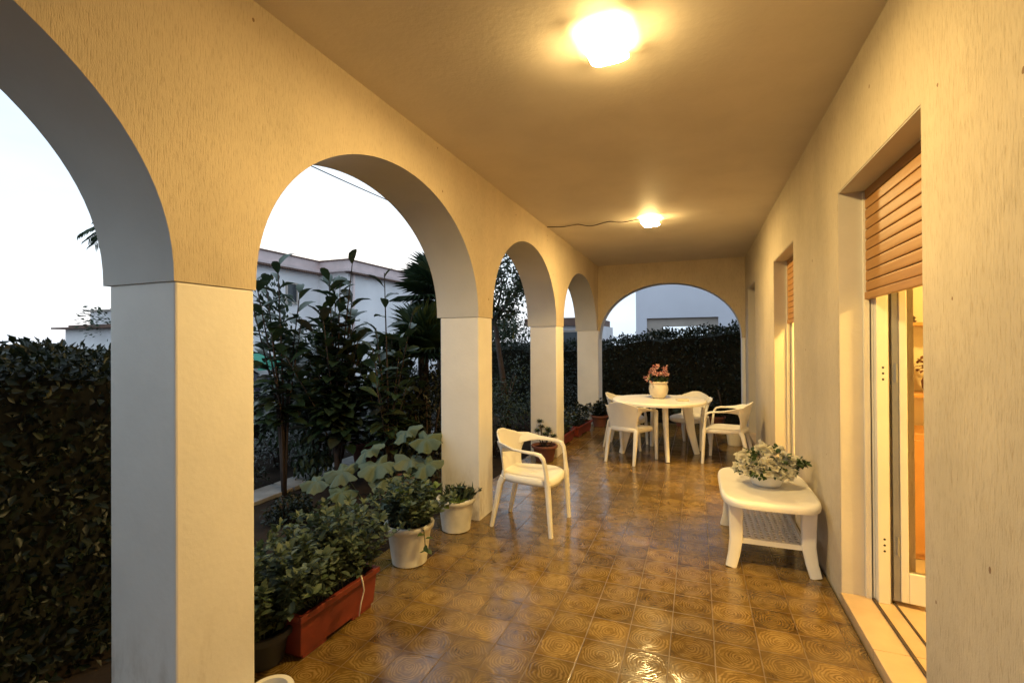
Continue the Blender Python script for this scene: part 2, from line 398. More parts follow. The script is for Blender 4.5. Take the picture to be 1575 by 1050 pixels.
arcade('arcade_wall', openings, [(a, b) for a, b in PIL], .868, ZI, ZC + .3, XL, XO - .028, 'y', [MT['stucco'], MT['soffit']], villa)
for (a, b) in PIL[:-1]:
    bevel(MB().box(XO, XL + -.004, a + .006, b - .006, -.02, ZI).build('pillar', MT['pillar'], villa), .008)
bevel(MB().box(XO, -1.673, YB - .134, YB + .25, -.02, ZI).build('pillar', MT['pillar'], villa), .008)
# end wall with a wide arch
arcade('end_wall', [(-1.673, .699)], [(XO, -1.673), (.699, .76)], .975, 1.545, ZC + .3, YB, YB + .27, 'x', [MT['stucco'], MT['soffit']], villa)
bevel(MB().box(.703, .753, YB + .004, YB + .262, -.02, 1.545).build('pillar', MT['pillar'], villa), .006)
# ceiling slab
MB().box(XO, 1.6, YF - .2, YB + .27, ZC, ZC + .3).build('ceiling', MT['ceil'], villa)
# facade with door openings
doors = [(2.13, 3.2263), (4.5777, 5.6856), (7.41, 8.41)]; ZD = 2.317
fac = MB(); ys = [YF] + [v for d in doors for v in d] + [YB + .27]
fw = 1.10
for i in range(0, len(ys), 2): fac.box(XR, fw, ys[i], ys[i + 1], -.02, ZC + .002)
for a, b in doors: fac.box(XR, fw, a, b, ZD, ZC + .002)
fo = fac.build('facade_wall', MT['stucco2'], villa)
bm = bmesh.new(); bm.from_mesh(fo.data); bmesh.ops.remove_doubles(bm, verts=bm.verts, dist=1e-4)
fd = {}
for f in bm.faces: fd.setdefault(tuple(round(c, 3) for c in f.calc_center_median()), []).append(f)
bmesh.ops.delete(bm, geom=[f for l in fd.values() if len(l) > 1 for f in l], context='FACES'); bm.to_mesh(fo.data); bm.free()
for a, b in doors:
    s = MB().box(XR - .004, 1.10, a + .002, (a + b) / 2 - .001, -.02, .05); s.box(XR - .004, 1.10, (a + b) / 2 + .001, b - .002, -.02, .05)
    sl0 = bevel(s.build('door_sill', MT['marble'], villa), .004)
    MB().box(.892, .906, a + .03, b - .03, .0505, .058).build('sill_strip', MT['bark'], sl0); MB().box(.985, .995, a + .03, b - .03, .0505, .056).build('sill_strip', MT['bark'], sl0)
    # smooth reveals lining the opening
    r = MB(); r.box(XR + .003, .90, a, a + .006, .05, ZD - .006); r.box(XR + .003, .90, b - .006, b, .05, ZD - .006); r.box(XR + .003, .90, a, b, ZD - .006, ZD)
    r.build('reveal', MT['soffit'], villa)
def shutter(a, b, zb):
    m = MB(); z = 2.30; x = .885; prof = []
    n = int((z - zb) / .057)
    for k in range(n):
        z1 = zb + .045 + (k + 1) * .057
        m.sweep([(x, a + .02, zb + .045 + k * .057 + .026), (x, b - .02, zb + .045 + k * .057 + .026)], .0262, .0065, side=(0, 0, 1), n=16, p=5)
    o = m.build('roller_shutter', MT['shutter'], villa, False)
    MB().box(x + .002, x + .004, a + .02, b - .02, zb + .04, 2.30).build('dark_backing', MT['bark'], o)  # dark sheet added behind the slats, its colour gives the shade in the gaps
    bevel(MB().box(x - .012, x + .012, a + .02, b - .02, zb, zb + .04).build('bottom_bar', MT['shutter'], o), .003)
    m = MB()
    for q in (a + .006, b - .026): m.box(x - .016, x + .016, q, q + .02, .05, 2.30)
    m.build('guide_rail', MT['alu'], o)
shutter(*doors[0], 1.705); shutter(*doors[1], 1.66); shutter(*doors[2], .055)
def door(a, b, ang, leaf=True):
    """white framed glazed door, hinged on the far jamb (y = b) and opened into the room by ang"""
    m = MB(); x0 = .912; t = .055; w = .06
    m.box(x0, x0 + t, b - .006 - w, b - .006, .05, 2.30); m.box(x0, x0 + t, a + .006, a + .006 + w, .05, 2.30); m.box(x0, x0 + t, a + .006 + w, b - .006 - w, 2.24, 2.30)
    m.box(x0 - .02, x0, b - .026, b - .006, .05, 2.30); m.box(x0 - .02, x0, a + .006, a + .026, .05, 2.30)
    m.box(x0 + t, x0 + t + .012, b - .04, b - .006, .05, 2.30)
    d = bevel(m.build('glazed_door', MT['alu'], villa), .003)
    for k in ((0, b - .075, -1), ) if leaf else ():
        hx, hy = x0 + t + .045, b - .07
        c, s = math.sin(ang), math.cos(ang)       # leaf direction: (c, -s)
        ld = Vector((c, -s, 0)); nn = Vector((s, c, 0)); W = (b - a) - .16
        for wd, off in ((W / 2, 0),):
            o0 = Vector((hx, hy, .075)); st = .034; H = 2.15
            sl_ = MB(); sl_.obox(o0 - ld * .030 + nn * .004, ld * .028, nn * .036, (0, 0, H)); sl_.build('seal', MT['grey'], d)
            l = MB(); l.obox(o0, ld * st, nn * .045, (0, 0, H)); l.obox(o0 + ld * (wd - st), ld * st, nn * .045, (0, 0, H))
            l.obox(o0 + ld * st, ld * (wd - 2 * st), nn * .045, (0, 0, .16)); l.obox(o0 + ld * st + Vector((0, 0, H - .09)), ld * (wd - 2 * st), nn * .045, (0, 0, .09))
            bevel(l.build('door_leaf', MT['alu'], d), .004)
            gl = MB(); gl.obox(o0 + ld * (st - .004) + nn * .018 + Vector((0, 0, .155)), ld * (wd - 2 * st + .008), nn * .008, (0, 0, H - .24)); gl.build('glass_pane', MT['glass'], d)
        for z in (.32, 1.25):
            h = MB().tube([(hx - .01, hy + .012, z), (hx - .01, hy + .012, z + .1)], .011, 10)
            for q in range(3): MB().tube([(x0 + .03, b - .0665, z + .015 + q * .032), (x0 + .03, b - .063, z + .015 + q * .032)], .006, 10).build('screw_cap', MT['dark'], d, True)
            h.build('hinge', MT['grey'], d, True, ang=40)
door(*doors[0], rad(78)); door(*doors[1], rad(80))
# lit rooms behind the doors (walls butt on the facade)
def room(y0, y1, x1, name):
    m = MB(); x0 = fw; zt = 2.75
    m.box(x0, x1, y1, y1 + .12, -.02, zt); m.box(x0, x1, y0 - .12, y0, -.02, zt); m.box(x1, x1 + .12, y0 - .12, y1 + .12, -.02, zt)
    m.box(x0, x1 + .12, y0 - .12, y1 + .12, zt, zt + .1)
    r = m.build('room_walls', MT['room'], villa)
    MB().box(x0, x1, y0, y1, -.02, .048).build('room_floor', MT['roomfloor'], villa)
room(1.0, 4.28, 5.2, 'a'); room(4.42, 7.0, 4.2, 'b')
# roof mass above so no light leaks in
MB().box(XO - .35, 8.0, YF - 1, YB + .6, ZC + .31, ZC + .5).build('roof_slab', MT['soffit'], villa)
MB().box(XO - .32, 8.0, YF - .9, YB + .55, ZC + .5, ZC + .95).build('parapet', MT['stucco'], villa)
MB().box(fw + .001, 7.9, YB - .13, YB + .269, -.02, ZC + .3).build('rear_wall', MT['stucco'], villa)
MB().box(7.6, 7.9, YF, YB - .13, -.02, ZC + .3).build('side_wall', MT['stucco'], villa)
MB().box(fw + .001, 7.6, YF, YF + .3, -.02, ZC + .3).build('front_wall', MT['stucco'], villa)

# room furnishings seen through the near door
sh = bevel(MB().box(1.2, 2.3, 4.02, 4.278, 1.09, 1.115).build('wall_shelf', MT['orange']), .003); tag(sh, 'lower wooden shelf holding a vase inside the lit doorway', 'shelf', 'shelves inside the lit room')
sh = bevel(MB().box(1.2, 2.3, 4.04, 4.278, 1.575, 1.6).build('wall_shelf', MT['orange']), .003); tag(sh, 'upper wooden shelf with small dark figures inside the lit doorway', 'shelf', 'shelves inside the lit room')
cb = thing('cabinet', 'orange wooden low cabinet inside the lit room under the shelves', 'cabinet', (1.75, 4.05, .05))
bevel(MB().box(-.52, .52, -.17, .22, 0, .82).build('carcass', MT['orange'], cb), .006)
for s in (-1, 1):
    dr = bevel(MB().box(-.5 if s < 0 else .01, -.01 if s < 0 else .5, -.188, -.171, .04, .78).build('door', MT['orange'], cb), .004)
    MB().tube([(s * .06, -.205, .40), (s * .06, -.205, .50)], .006, 8).build('handle', MT['grey'], dr, True)
vz = thing('vase', 'brown vase with dried flowers on the lower shelf inside the door', 'vase', (1.52, 4.14, 1.115))
MB().lathe([(.035, 0), (.06, .03), (.065, .08), (.04, .13), (.03, .15), (.036, .16)], 20).build('body', MT['terra2'], vz, True)
n = 90; leaves('posy', np.tile([0, 0, .16], (n, 1)) + rng.normal(0, .035, (n, 3)) * [1, 1, .8] + [0, 0, .05], rdir(n, -.2), .04, .025, MT['terra2'], vz)
for i, (x, h) in enumerate([(1.40, .05), (1.49, .07), (1.58, .055)]):
    o = MB().lathe([(.018, 0), (.024, .01), (.012, h * .4), (.02, h * .7), (.004, h)], 14, (x, 4.12, 1.6)).build('figurine', MT['bark'], None, True)
    tag(o, ['small dark figurine leftmost on the upper shelf', 'taller dark figurine in the middle of the upper shelf', 'small dark figurine rightmost on the upper shelf'][i], 'figurine', 'figurines on the upper shelf')
for x, y, lab, kk in [(2.5, 2.25, 'round lit ceiling lamp in the room behind the near door', 1), (1.75, 4.85, 'round lit ceiling lamp in the room behind the middle door', 2)]:
    t = thing('room_lamp', lab, 'lamp', (x, y, 2.75)); 
    MB().lathe([(.16, 0), (.16, -.02), (.10, -.021)], 24).build('base', MT['alu'], t, True)
    MB().lathe([(.15, -.022), (.14, -.06), (.08, -.09), (.0001, -.10)], 24).build('diffuser', MT['lamp2'], t, True)

# ------------------------------------------------------------------ ceiling lamps and cable
def lamp(x, y, label):
    t = thing('ceiling_lamp', label, 'lamp', (x, y, ZC), rad(-4), 'ceiling lamps of the veranda')
    bevel(MB().box(-.070, .070, -.095, .095, -.026, -.001).build('base', MT['alu'], t), .006)
    m = MB(); k = 6
    def ringv(hx, hy, z, r=.03):
        out = []
        for cx, cy, a0 in ((hx - r, hy - r, 0), (-hx + r, hy - r, 90), (-hx + r, -hy + r, 180), (hx - r, -hy + r, 270)):
            for q in range(4): a = rad(a0 + q * 30); out.append((cx + r * math.cos(a), cy + r * math.sin(a), z))
        return out
    R = [ringv(.080, .104, -.0262), ringv(.090, .116, -.034), ringv(.090, .116, -.062), ringv(.076, .102, -.074)]
    n = 16; vs = [v for q in R for v in q]
    fs = [(i * n + j, i * n + (j + 1) % n, (i + 1) * n + (j + 1) % n, (i + 1) * n + j) for i in range(3) for j in range(n)] + [tuple(range(3 * n, 4 * n))]
    dfo = mesh_obj('diffuser', vs, fs, [MT['lamp'], MT['lampside']], t, False)
    for p_ in dfo.data.polygons: p_.material_index = 0 if p_.index >= 2 * n else 1
lamp(-.385, 2.235, 'large bright rectangular ceiling lamp nearest the viewer')
lamp(-.485, 5.68, 'far rectangular ceiling lamp fed by a loose cable')
pts = []
for i in range(41):
    u = i / 40; x = XL + .01 + (-.60 - XL - .01) * u
    pts.append((x, 5.60 + .06 * u + .035 * math.sin(u * 17) * math.sin(u * PI), ZC - .008 - .02 * abs(math.sin(u * 9)) * math.sin(u * PI)))
cbl = MB().tube(pts, .0055, 6).build('cable', MT['bark'], None, True); tag(cbl, 'thin loose cable on the ceiling from the arcade to the far lamp', 'cable')

# ------------------------------------------------------------------ monobloc chair
def grid_solid(name, f, nu, nv, mat, parent, thick=.012):
    vs = [f(i / nu * 2 - 1, j / nv) for j in range(nv + 1) for i in range(nu + 1)]
    fs = [(j * (nu + 1) + i, j * (nu + 1) + i + 1, (j + 1) * (nu + 1) + i + 1, (j + 1) * (nu + 1) + i) for j in range(nv) for i in range(nu)]
    o = mesh_obj(name, vs, fs, mat, parent, True)
    m = o.modifiers.new('solid', 'SOLIDIFY'); m.thickness = thick; m.offset = 0
    return o
def interp(t, xs, ys): return float(np.interp(t, xs, ys))
def make_chair(label, loc, rz, mat):
    t = thing('plastic_armchair', label, 'chair', loc, rz, 'moulded plastic armchairs on the veranda')
    zv = [0, .18, .36, .50, .60, .68, .76, .84, .91, .96, 1.0]; wv = [.192, .188, .194, .212, .232, .240, .234, .208, .166, .115, .05]
    def back(u, v):
        # smooth width curve
        w = sum(interp(v + d, zv, wv) for d in (-.03, -.015, 0, .015, .03)) / 5
        z = .405 + .350 * v - .010 * abs(u) ** 3 * v
        y = u * w; k = 1.0 + 1.1 * v
        x = -.195 - .085 * v ** 1.2 + k * y * y
        return (x, y, z)
    grid_solid('backrest', back, 18, 20, mat, t, .011)
    # seat: rings of a rounded plan with a dip and a turned-down lip
    rings = [(.0001, -.012), (.3, -.011), (.6, -.008), (.82, -.002), (.94, .002), (1.0, -.004), (1.012, -.022), (1.012, -.046)]
    vs = []; n = 40; k = len(rings)
    for (r, dz) in rings:
        for j in range(n):
            a = 2 * PI * j / n; c, s = math.cos(a), math.sin(a)
            ex = math.copysign(abs(c) ** .62, c); ey = math.copysign(abs(s) ** .62, s)
            x = .015 + .232 * ex * r; y = ey * r * (.222 + .03 * ex * r)
            z = .422 + dz - (.022 * max(0, ex * r) ** 4) + (.012 * max(0, -ex * r) ** 2)
            vs.append((x, y, z))
    fs = [(i * n + j, i * n + (j + 1) % n, (i + 1) * n + (j + 1) % n, (i + 1) * n + j) for i in range(k - 1) for j in range(n)]
    o = mesh_obj('seat', vs, fs, mat, t, True); md = o.modifiers.new('solid', 'SOLIDIFY'); md.thickness = .007; md.offset = -1
    for s in (-1, 1):
        ap = [(-.190, .200, .650), (-.115, .246, .656), (-.03, .268, .648), (.06, .276, .640), (.135, .274, .634), (.178, .270, .622), (.202, .264, .592), (.213, .258, .54), (.222, .252, .47), (.229, .248, .40)]
        sd = [(0, .45, 1), (0, .7, .7), (0, 1, .35), (0, 1, .12), (0, 1, .05), (0, 1, 0), (0, 1, 0), (0, 1, 0), (0, 1, 0), (0, 1, 0)]
        hw = [.050, .043, .033, .027, .026, .026, .025, .024, .024, .025]; ht = [.008, .009, .010, .011, .012, .013, .013, .013, .014, .018]
        m = MB().sweep([(x, s * y, z) for x, y, z in ap], hw, ht, [(a, s * b, c) for a, b, c in sd], 12, 2.8)
        m.build('armrest', mat, t, True, ang=60)
        m = MB().sweep([(.229, s * .247, .402), (.238, s * .244, .25), (.252, s * .240, 0)], [.025, .023, .017], [.020, .019, .016], (0, 1, 0), 12, 4)
        m.build('leg', mat, t, True, ang=50)
        m = MB().sweep([(-.165, s * .175, .405), (-.19, s * .180, .36), (-.225, s * .186, .2), (-.268, s * .190, 0)], [.030, .026, .023, .017], [.028, .024, .020, .015], (0, 1, 0), 12, 4)
        m.build('leg', mat, t, True, ang=50)
    return t
ch = make_chair('empty white plastic armchair by the pillar in the left foreground', (-1.285, 3.755, 0), rad(-2), MT['plastic'])
G = 'moulded plastic armchairs on the veranda'
dup(ch, (-.80, 6.20, 0), rad(70), 'white plastic armchair at the round table with its back to the viewer', G)
dup(ch, (-.96, 7.02, 0), rad(-6), 'white plastic armchair at the left of the round table, half hidden behind another chair', G)
dup(ch, (.35, 6.50, 0), rad(168), 'white plastic armchair at the right of the round table, facing left', G)
dup(ch, (-.10, 7.34, 0), rad(-110), 'white plastic armchair behind the round table, only its rounded back showing', G)

# ------------------------------------------------------------------ round garden table
tb = thing('garden_table', 'round white plastic garden table with four splayed legs', 'table', (-.48, 6.68, 0), rad(-29))
def plan_disc(hx, hy, p, rings, n=64):
    vs = []; k = len(rings)
    for (r, off, z) in rings:
        for j in range(n):
            a = 2 * PI * j / n; c, s = math.cos(a), math.sin(a)
            vs.append(((hx * r + off) * math.copysign(abs(c) ** p, c), (hy * r + off) * math.copysign(abs(s) ** p, s), z))
    return vs, [(i * n + j, i * n + (j + 1) % n, (i + 1) * n + (j + 1) % n, (i + 1) * n + j) for i in range(k - 1) for j in range(n)] + [tuple(range((k - 1) * n, k * n)), tuple(range(n))[::-1]]
vs, fs = plan_disc(.60, .60, 1, [(.05, 0, .722), (.93, 0, .722), (.96, 0, .725), (.985, 0, .724), (1, 0, .716), (1, .004, .702), (1, .002, .682), (1, -.012, .680), (1, -.02, .70), (.05, 0, .70)])
o = mesh_obj('tabletop', vs, fs, MT['plastic'], tb, True); sharp(o, 50)
for ax, ay in ((.42, 0), (-.42, 0), (0, .44), (0, -.44)):
    a = math.atan2(ay, ax) + rad(45); L = .50; R_ = .355
    c, s = math.cos(a), math.sin(a)
    m = MB().sweep([(c * R_, s * R_, .70), (c * (R_ + .03), s * (R_ + .03), .5), (c * (R_ + .06), s * (R_ + .06), .3), (c * (L - .01), s * (L - .01), 0)], [.072, .062, .05, .034], [.03, .028, .026, .022], (c, s, 0), 14, 4)
    m.build('leg', MT['plastic'], tb, True, ang=50)
ft = thing('flower_pot', 'cream ceramic pot of pink flowers on the round table', 'flower pot', (-.49, 6.80, .724))
MB().lathe([(.07, 0), (.085, .01), (.115, .06), (.128, .12), (.122, .17), (.112, .195), (.122, .205), (.128, .215), (.124, .225), (.112, .222), (.108, .20)], 36).build('pot', MT['ceramic'], ft, True)
MB().lathe([(.0001, .2), (.108, .2)], 24).build('soil', MT['soil'], ft)
n = 260; P_ = rdir(n, -.1) * (rng.random((n, 1)) ** .4) * [.13, .13, .11] + [0, 0, .27]
leaves('leaves', P_[:110] * [1.1, 1.1, .9], rdir(110, -.2), .05, .04, MT['bouq_leaf'], ft)
Pf = []; Df = []
for k in range(34):
    d = rdir(1, .05)[0]; c = d * [.115, .115, .12] + [-.0, 0, .32]
    for q in range(9): Pf.append(c + rng.normal(0, .012, 3)); Df.append(rdir(1, -.4)[0])
leaves('flowers', Pf, Df, .028, .026, MT['pinkp'], ft)
Pf = []; Df = []
for k in range(7):
    c = np.array([-.12, -.05, .25]) + rng.normal(0, .03, 3)
    for q in range(8): Pf.append(c + rng.normal(0, .01, 3)); Df.append(rdir(1, -.4)[0])
leaves('flowers', Pf, Df, .022, .02, MT['pinkp'], ft)
bx = bevel(MB().box(-.075, .075, -.045, .045, 0, .028).build('box', MT['ceramic'], None, loc=(-.18, 6.56, .724)), .006)
bx.rotation_euler = (0, 0, rad(20)); tag(bx, 'small flat beige box lying on the round table right of the flower pot', 'box')

# ------------------------------------------------------------------ low table with lattice shelf
lt = thing('coffee_table', 'low white plastic table with a perforated lower shelf against the right wall', 'table', (.44, 3.86, 0))
vs, fs = plan_disc(.295, .475, .42, [(.05, 0, .452), (.9, 0, .452), (.93, 0, .455), (.975, 0, .454), (1, 0, .445), (1, .003, .43), (1, 0, .412), (1, -.008, .411), (1, -.014, .43), (.05, 0, .43)], 72)
# chamfer-like corners
vs = [(x, y, z) if abs(x) / .295 + abs(y) / .475 < 1.74 else (x * 1.74 / (abs(x) / .295 + abs(y) / .475), y * 1.74 / (abs(x) / .295 + abs(y) / .475), z) for x, y, z in vs]
o = mesh_obj('tabletop', vs, fs, MT['plastic'], lt, True); sharp(o, 45)
for sx in (-1, 1):
    for sy in (-1, 1):
        pth = [(sx * .212, sy * .362, .43), (sx * .208, sy * .362, .30), (sx * .208, sy * .364, .18), (sx * .222, sy * .374, .08), (sx * .242, sy * .388, 0)]
        MB().sweep(pth, [.045, .043, .040, .036, .033], [.024, .024, .022, .02, .018], (1, 0, 0), 14, 5).build('leg', MT['plastic'], lt, True, ang=45)
# lattice shelf: plate of cells with real oval holes
m = MB(); hx, hy = .182, .35; nx, ny = 9, 15; z0, z1 = .170, .177
cw, chh = 2 * hx / nx, 2 * hy / ny
for i in range(nx):
    for j in range(ny):
        cx = -hx + cw * (i + .5); cy = -hy + chh * (j + .5); rr = 8
        outer = [(cx + cw / 2 * a, cy + chh / 2 * b) for a, b in ((1, 0), (1, 1), (0, 1), (-1, 1), (-1, 0), (-1, -1), (0, -1), (1, -1))]
        inner = [(cx + cw * .36 * math.cos(2 * PI * q / 8), cy + chh * .33 * math.sin(2 * PI * q / 8)) for q in range(8)]
        vs = [(x, y, z1) for x, y in outer] + [(x, y, z1) for x, y in inner] + [(x, y, z0) for x, y in outer] + [(x, y, z0) for x, y in inner]
        fs = [(q, (q + 1) % 8, 8 + (q + 1) % 8, 8 + q) for q in range(8)] + [(16 + (q + 1) % 8, 16 + q, 24 + q, 24 + (q + 1) % 8) for q in range(8)] + [(8 + q, 8 + (q + 1) % 8, 24 + (q + 1) % 8, 24 + q) for q in range(8)]
        m.add(vs, fs)
m.box(-hx - .018, hx + .018, -hy - .018, -hy, .155, .186); m.box(-hx - .018, hx + .018, hy, hy + .018, .155, .186); m.box(-hx - .018, -hx, -hy, hy, .155, .186); m.box(hx, hx + .018, -hy, hy, .155, .186)
m.build('lattice_shelf', MT['plastic'], lt)
# bouquet bowl
bq = thing('flower_bowl', 'white bowl of white artificial flowers with green leaves on the low table', 'flower bowl', (.455, 3.86, .4535))
MB().lathe([(.075, 0), (.09, .005), (.105, .03), (.118, .07), (.125, .085), (.118, .085), (.10, .04)], 40, wob=.02).build('bowl', MT['plastic'], bq, True, ang=50)
Pf = []; Df = []; Pl = []; Dl = []
for k in range(120):
    d = rdir(1, -.25)[0]; c = d * [.20, .19, .135] * (.8 + .2 * random.random()) + [0, 0, .135]
    if c[2] < .06 and math.hypot(c[0], c[1]) < .13: continue
    if random.random() < .78:
        ax = d + [0, 0, .25]
        for q in range(12): Pf.append(c + rng.normal(0, .004, 3)); Df.append(ax / np.linalg.norm(ax) * .75 + rng.normal(0, .62, 3))
    else:
        for q in range(8): Pl.append(c + rng.normal(0, .014, 3)); Dl.append(d + rng.normal(0, .6, 3))
for k in range(90):
    d = rdir(1, -.25)[0]; Pl.append(d * [.17, .165, .115] + [0, 0, .13]); Dl.append(d + rng.normal(0, .5, 3))
for k in range(60):    # the sprig on the right
    Pl.append(np.array([.17 + .07 * random.random(), random.uniform(-.08, .03), .14 + .06 * random.random()])); Dl.append(rdir(1, -.2)[0])
leaves('flowers', Pf, Df, .040, .042, MT['petal'], bq, up=None, roll=.9); leaves('leaves', Pl, Dl, .042, .026, MT['bouq_leaf'], bq)

# ------------------------------------------------------------------ pots, planters
def pot(name, label, cat, loc, r0, r1, h, mat, rim=.014, group=None):
    t = thing(name, label, cat, loc, random.uniform(0, 3), group)
    MB().lathe([(r0 * .9, 0), (r0, .006), (r0 + (r1 - r0) * .8, h * .80), (r1 - .004, h * .82), (r1 + rim, h - .03), (r1 + rim + .004, h - .006), (r1 + rim, h), (r1 - .006, h), (r1 - .012, h - .03), (r1 - .02, h - .05)], 40).build('pot', mat, t, True, ang=45)
    MB().lathe([(.0001, h - .035), (r1 - .012, h - .035)], 30).build('soil', MT['soil'], t)
    return t
def stems_bush(parent, base, n, spread, height, lean, nleaf, L, W, mat, stem_mat=None, pair=True, name='foliage', tm=TL6, r=.003):
    """stems from `base` region, leaves along them"""
    P, D = [], []; sm = MB()
    for k in range(n):
        bx_, by_ = random.uniform(-1, 1) * base[0], random.uniform(-1, 1) * base[1]; b = np.array([bx_, by_, base[2]])
        d = np.array([bx_ * spread[0] + random.gauss(0, lean) + spread[2], by_ * spread[1] + random.gauss(0, lean) + spread[3], 1.0]); h = height * random.uniform(.55, 1.1)
        pts = []
        for i in range(6):
            u = i / 5; q = b + d * h * u * [1, 1, 1] + np.array([0, 0, -.35 * h * u * u * (abs(d[0]) + abs(d[1]))]); pts.append(q)
        sm.tube(pts, [r * (1 - .6 * i / 5) for i in range(6)], 4)
        a0 = random.uniform(0, 6)
        for i in range(nleaf):
            u = .15 + .85 * (i / (nleaf - 1)); q = b + d * h * u + np.array([0, 0, -.35 * h * u * u * (abs(d[0]) + abs(d[1]))])
            for s in ((0, PI) if pair else (0,)):
                a = a0 + i * 1.57 + s; P.append(q); D.append((math.cos(a), math.sin(a), random.uniform(.0, .8)))
        for s in range(4): P.append(pts[-1]); D.append((random.gauss(0, .6), random.gauss(0, .6), .8))
    P = np.array(P); Lr = L * rng.uniform(.6, 1.15, len(P))
    o = leaves(name, P, D, Lr, W / L * Lr, mat, parent, tm, roll=.35)
    st = sm.build('stems', stem_mat or MT['stem'], parent, True)
    return o
def long_planter(label, loc, rz, Lx, Wd, H, mat, group=None):
    t = thing('planter', label, 'planter', loc, rz, group); m = MB(); q = .82
    hx, hy = Lx / 2, Wd / 2
    for (a, b, c, d, z0, z1) in ((hx * .96, hy * q, hx, hy, .02, H),):
        o = [(-a, -b, z0), (a, -b, z0), (a, b, z0), (-a, b, z0), (-c, -d, z1), (c, -d, z1), (c, d, z1), (-c, d, z1)]
        m.add(o, [(0, 3, 2, 1), (0, 1, 5, 4), (1, 2, 6, 5), (2, 3, 7, 6), (3, 0, 4, 7)])
        i = [(-c + .012, -d + .012, z1), (c - .012, -d + .012, z1), (c - .012, d - .012, z1), (-c + .012, d - .012, z1)]
        m.add(o[4:] + i, [(0, 1, 5, 4), (1, 2, 6, 5), (2, 3, 7, 6), (3, 0, 4, 7)])
    for z0, z1, e in ((H - .028, H + .002, .012),):
        m.box(-hx - e, hx + e, -hy - e, -hy + .006, z0, z1); m.box(-hx - e, hx + e, hy - .006, hy + e, z0, z1); m.box(-hx - e, -hx + .006, -hy + .006, hy - .006, z0, z1); m.box(hx - .006, hx + e, -hy + .006, hy - .006, z0, z1)
    for s in (-1, 1): m.box(s * hx * .62 - hx * .28, s * hx * .62 + hx * .28, -hy * .78, hy * .78, 0, .022)
    bevel(m.build('box', mat, t), .004)
    MB().box(-hx + .015, hx - .015, -hy + .015, hy - .015, H - .06, H - .03).build('soil', MT['soil'], t)
    return t
pl = long_planter('long red plastic planter overflowing with sage green leaves in the left foreground', (-1.80, 2.00, 0), rad(88), .54, .19, .215, MT['terra'])
stems_bush(pl, (.25, .07, .2), 130, (1.6, 2.2, -.15, .2), .40, .32, 10, .055, .028, MT['sage'])
pd = pot('flower_pot', 'added dark pot under overflowing sage leaves, filling the shaded foot of the first pillar', 'flower pot', (-1.90, 1.68, 0), .09, .12, .16, MT['dark'])  # pot added to darken a spot of shade and foliage by the pillar
stems_bush(pd, (.08, .08, .14), 60, (2.2, 2.2, .1, -.1), .36, .35, 9, .055, .028, MT['sage'])
ds = MB().tube([(.13, -.10, .23), (.125, -.115, .2), (.14, -.112, .15), (.12, -.108, .09), (.10, -.112, .03)], [.004, .005, .004, .004, .003], 6).build('dry_stem', MT['ceramic'], pl, True)
pl2 = pot('flower_pot', 'white plastic pot in front of the second pillar with trailing dark leaves and lime shoots', 'flower pot', (-1.83, 2.80, 0), .115, .150, .27, MT['potw'], group='white plastic pots beside the pillar')
stems_bush(pl2, (.10, .10, .24), 70, (1.6, 1.6, 0, 0), .32, .38, 9, .055, .030, MT['sage'])
stems_bush(pl2, (.06, .06, .24), 7, (3.5, 3.5, .3, -.2), .36, .3, 8, .06, .04, MT['lime'], name='lime_shoots')
# trailing shoot over the rim
tp = MB().tube([(.12, -.06, .27), (.165, -.085, .26), (.175, -.09, .20), (.178, -.09, .14)], [.004, .004, .003, .003], 6)
tr = tp.build('trailing_shoot', MT['stem'], pl2, True); pl2.rotation_euler = (0, 0, 0)
leaves('leaves', [(.175, -.09, .17), (.178, -.09, .15), (.175, -.09, .21), (.17, -.09, .24), (.178, -.09, .14)], [(.6, -.5, -.5), (-.3, -.8, -.3), (.7, .3, .1), (-.3, -.8, .1), (.9, 0, -.3)], .055, .035, MT['bouq_leaf'], tr)
pl3 = pot('flower_pot', 'white plastic pot with short grassy shoots against the second pillar', 'flower pot', (-1.80, 3.42, 0), .112, .140, .255, MT['potw'], group='white plastic pots beside the pillar')
n = 130; P_ = rng.uniform(-1, 1, (n, 3)) * [.10, .10, 0] + [0, 0, .22]; D_ = np.c_[P_[:, 0] * 4 + rng.normal(0, .25, n), P_[:, 1] * 4 + rng.normal(0, .25, n), np.ones(n)]
leaves('grass_shoots', P_, D_, rng.uniform(.06, .15, n), .010, MT['sage'], pl3, roll=1)
stems_bush(pl3, (.07, .07, .22), 12, (2, 2, -.2, -.3), .13, .4, 5, .04, .028, MT['glossy'], name='foliage')
# white pot cut by the lower frame edge
wp = pot('flower_pot', 'white plastic pot at the foot of the first pillar, only its rim in view', 'flower pot', (-1.600, 1.450, 0), .05, .07, .100, MT['plastic'])
# aeonium behind the foreground chair
ae = pot('succulent_pot', 'terracotta pot with dark rosette succulents behind the foreground chair', 'flower pot', (-1.80, 5.80, 0), .11, .15, .20, MT['terra2'])
sm = MB(); P_, D_ = [], []
for (x, y, z, r) in [(.12, .03, .46, .07), (-.02, -.04, .38, .065), (.03, .08, .36, .05), (-.12, .02, .34, .05), (.10, -.08, .33, .05), (.17, .0, .38, .045), (-.06, -.10, .30, .05)]:
    sm.tube([(x * .2, y * .2, .17), (x * .7, y * .7, z * .7), (x, y, z)], [.008, .006, .005], 6)
    for q in range(22):
        a = q * 2.4; e = .1 + .5 * (1 - q / 22.); P_.append((x, y, z)); D_.append((math.cos(a), math.sin(a), 1.3 * (q / 22) ** 1.2)); 
leaves('foliage', P_, D_, .062, .024, MT['glossy'], ae, roll=.05); sm.build('stems', MT['bark'], ae, True)
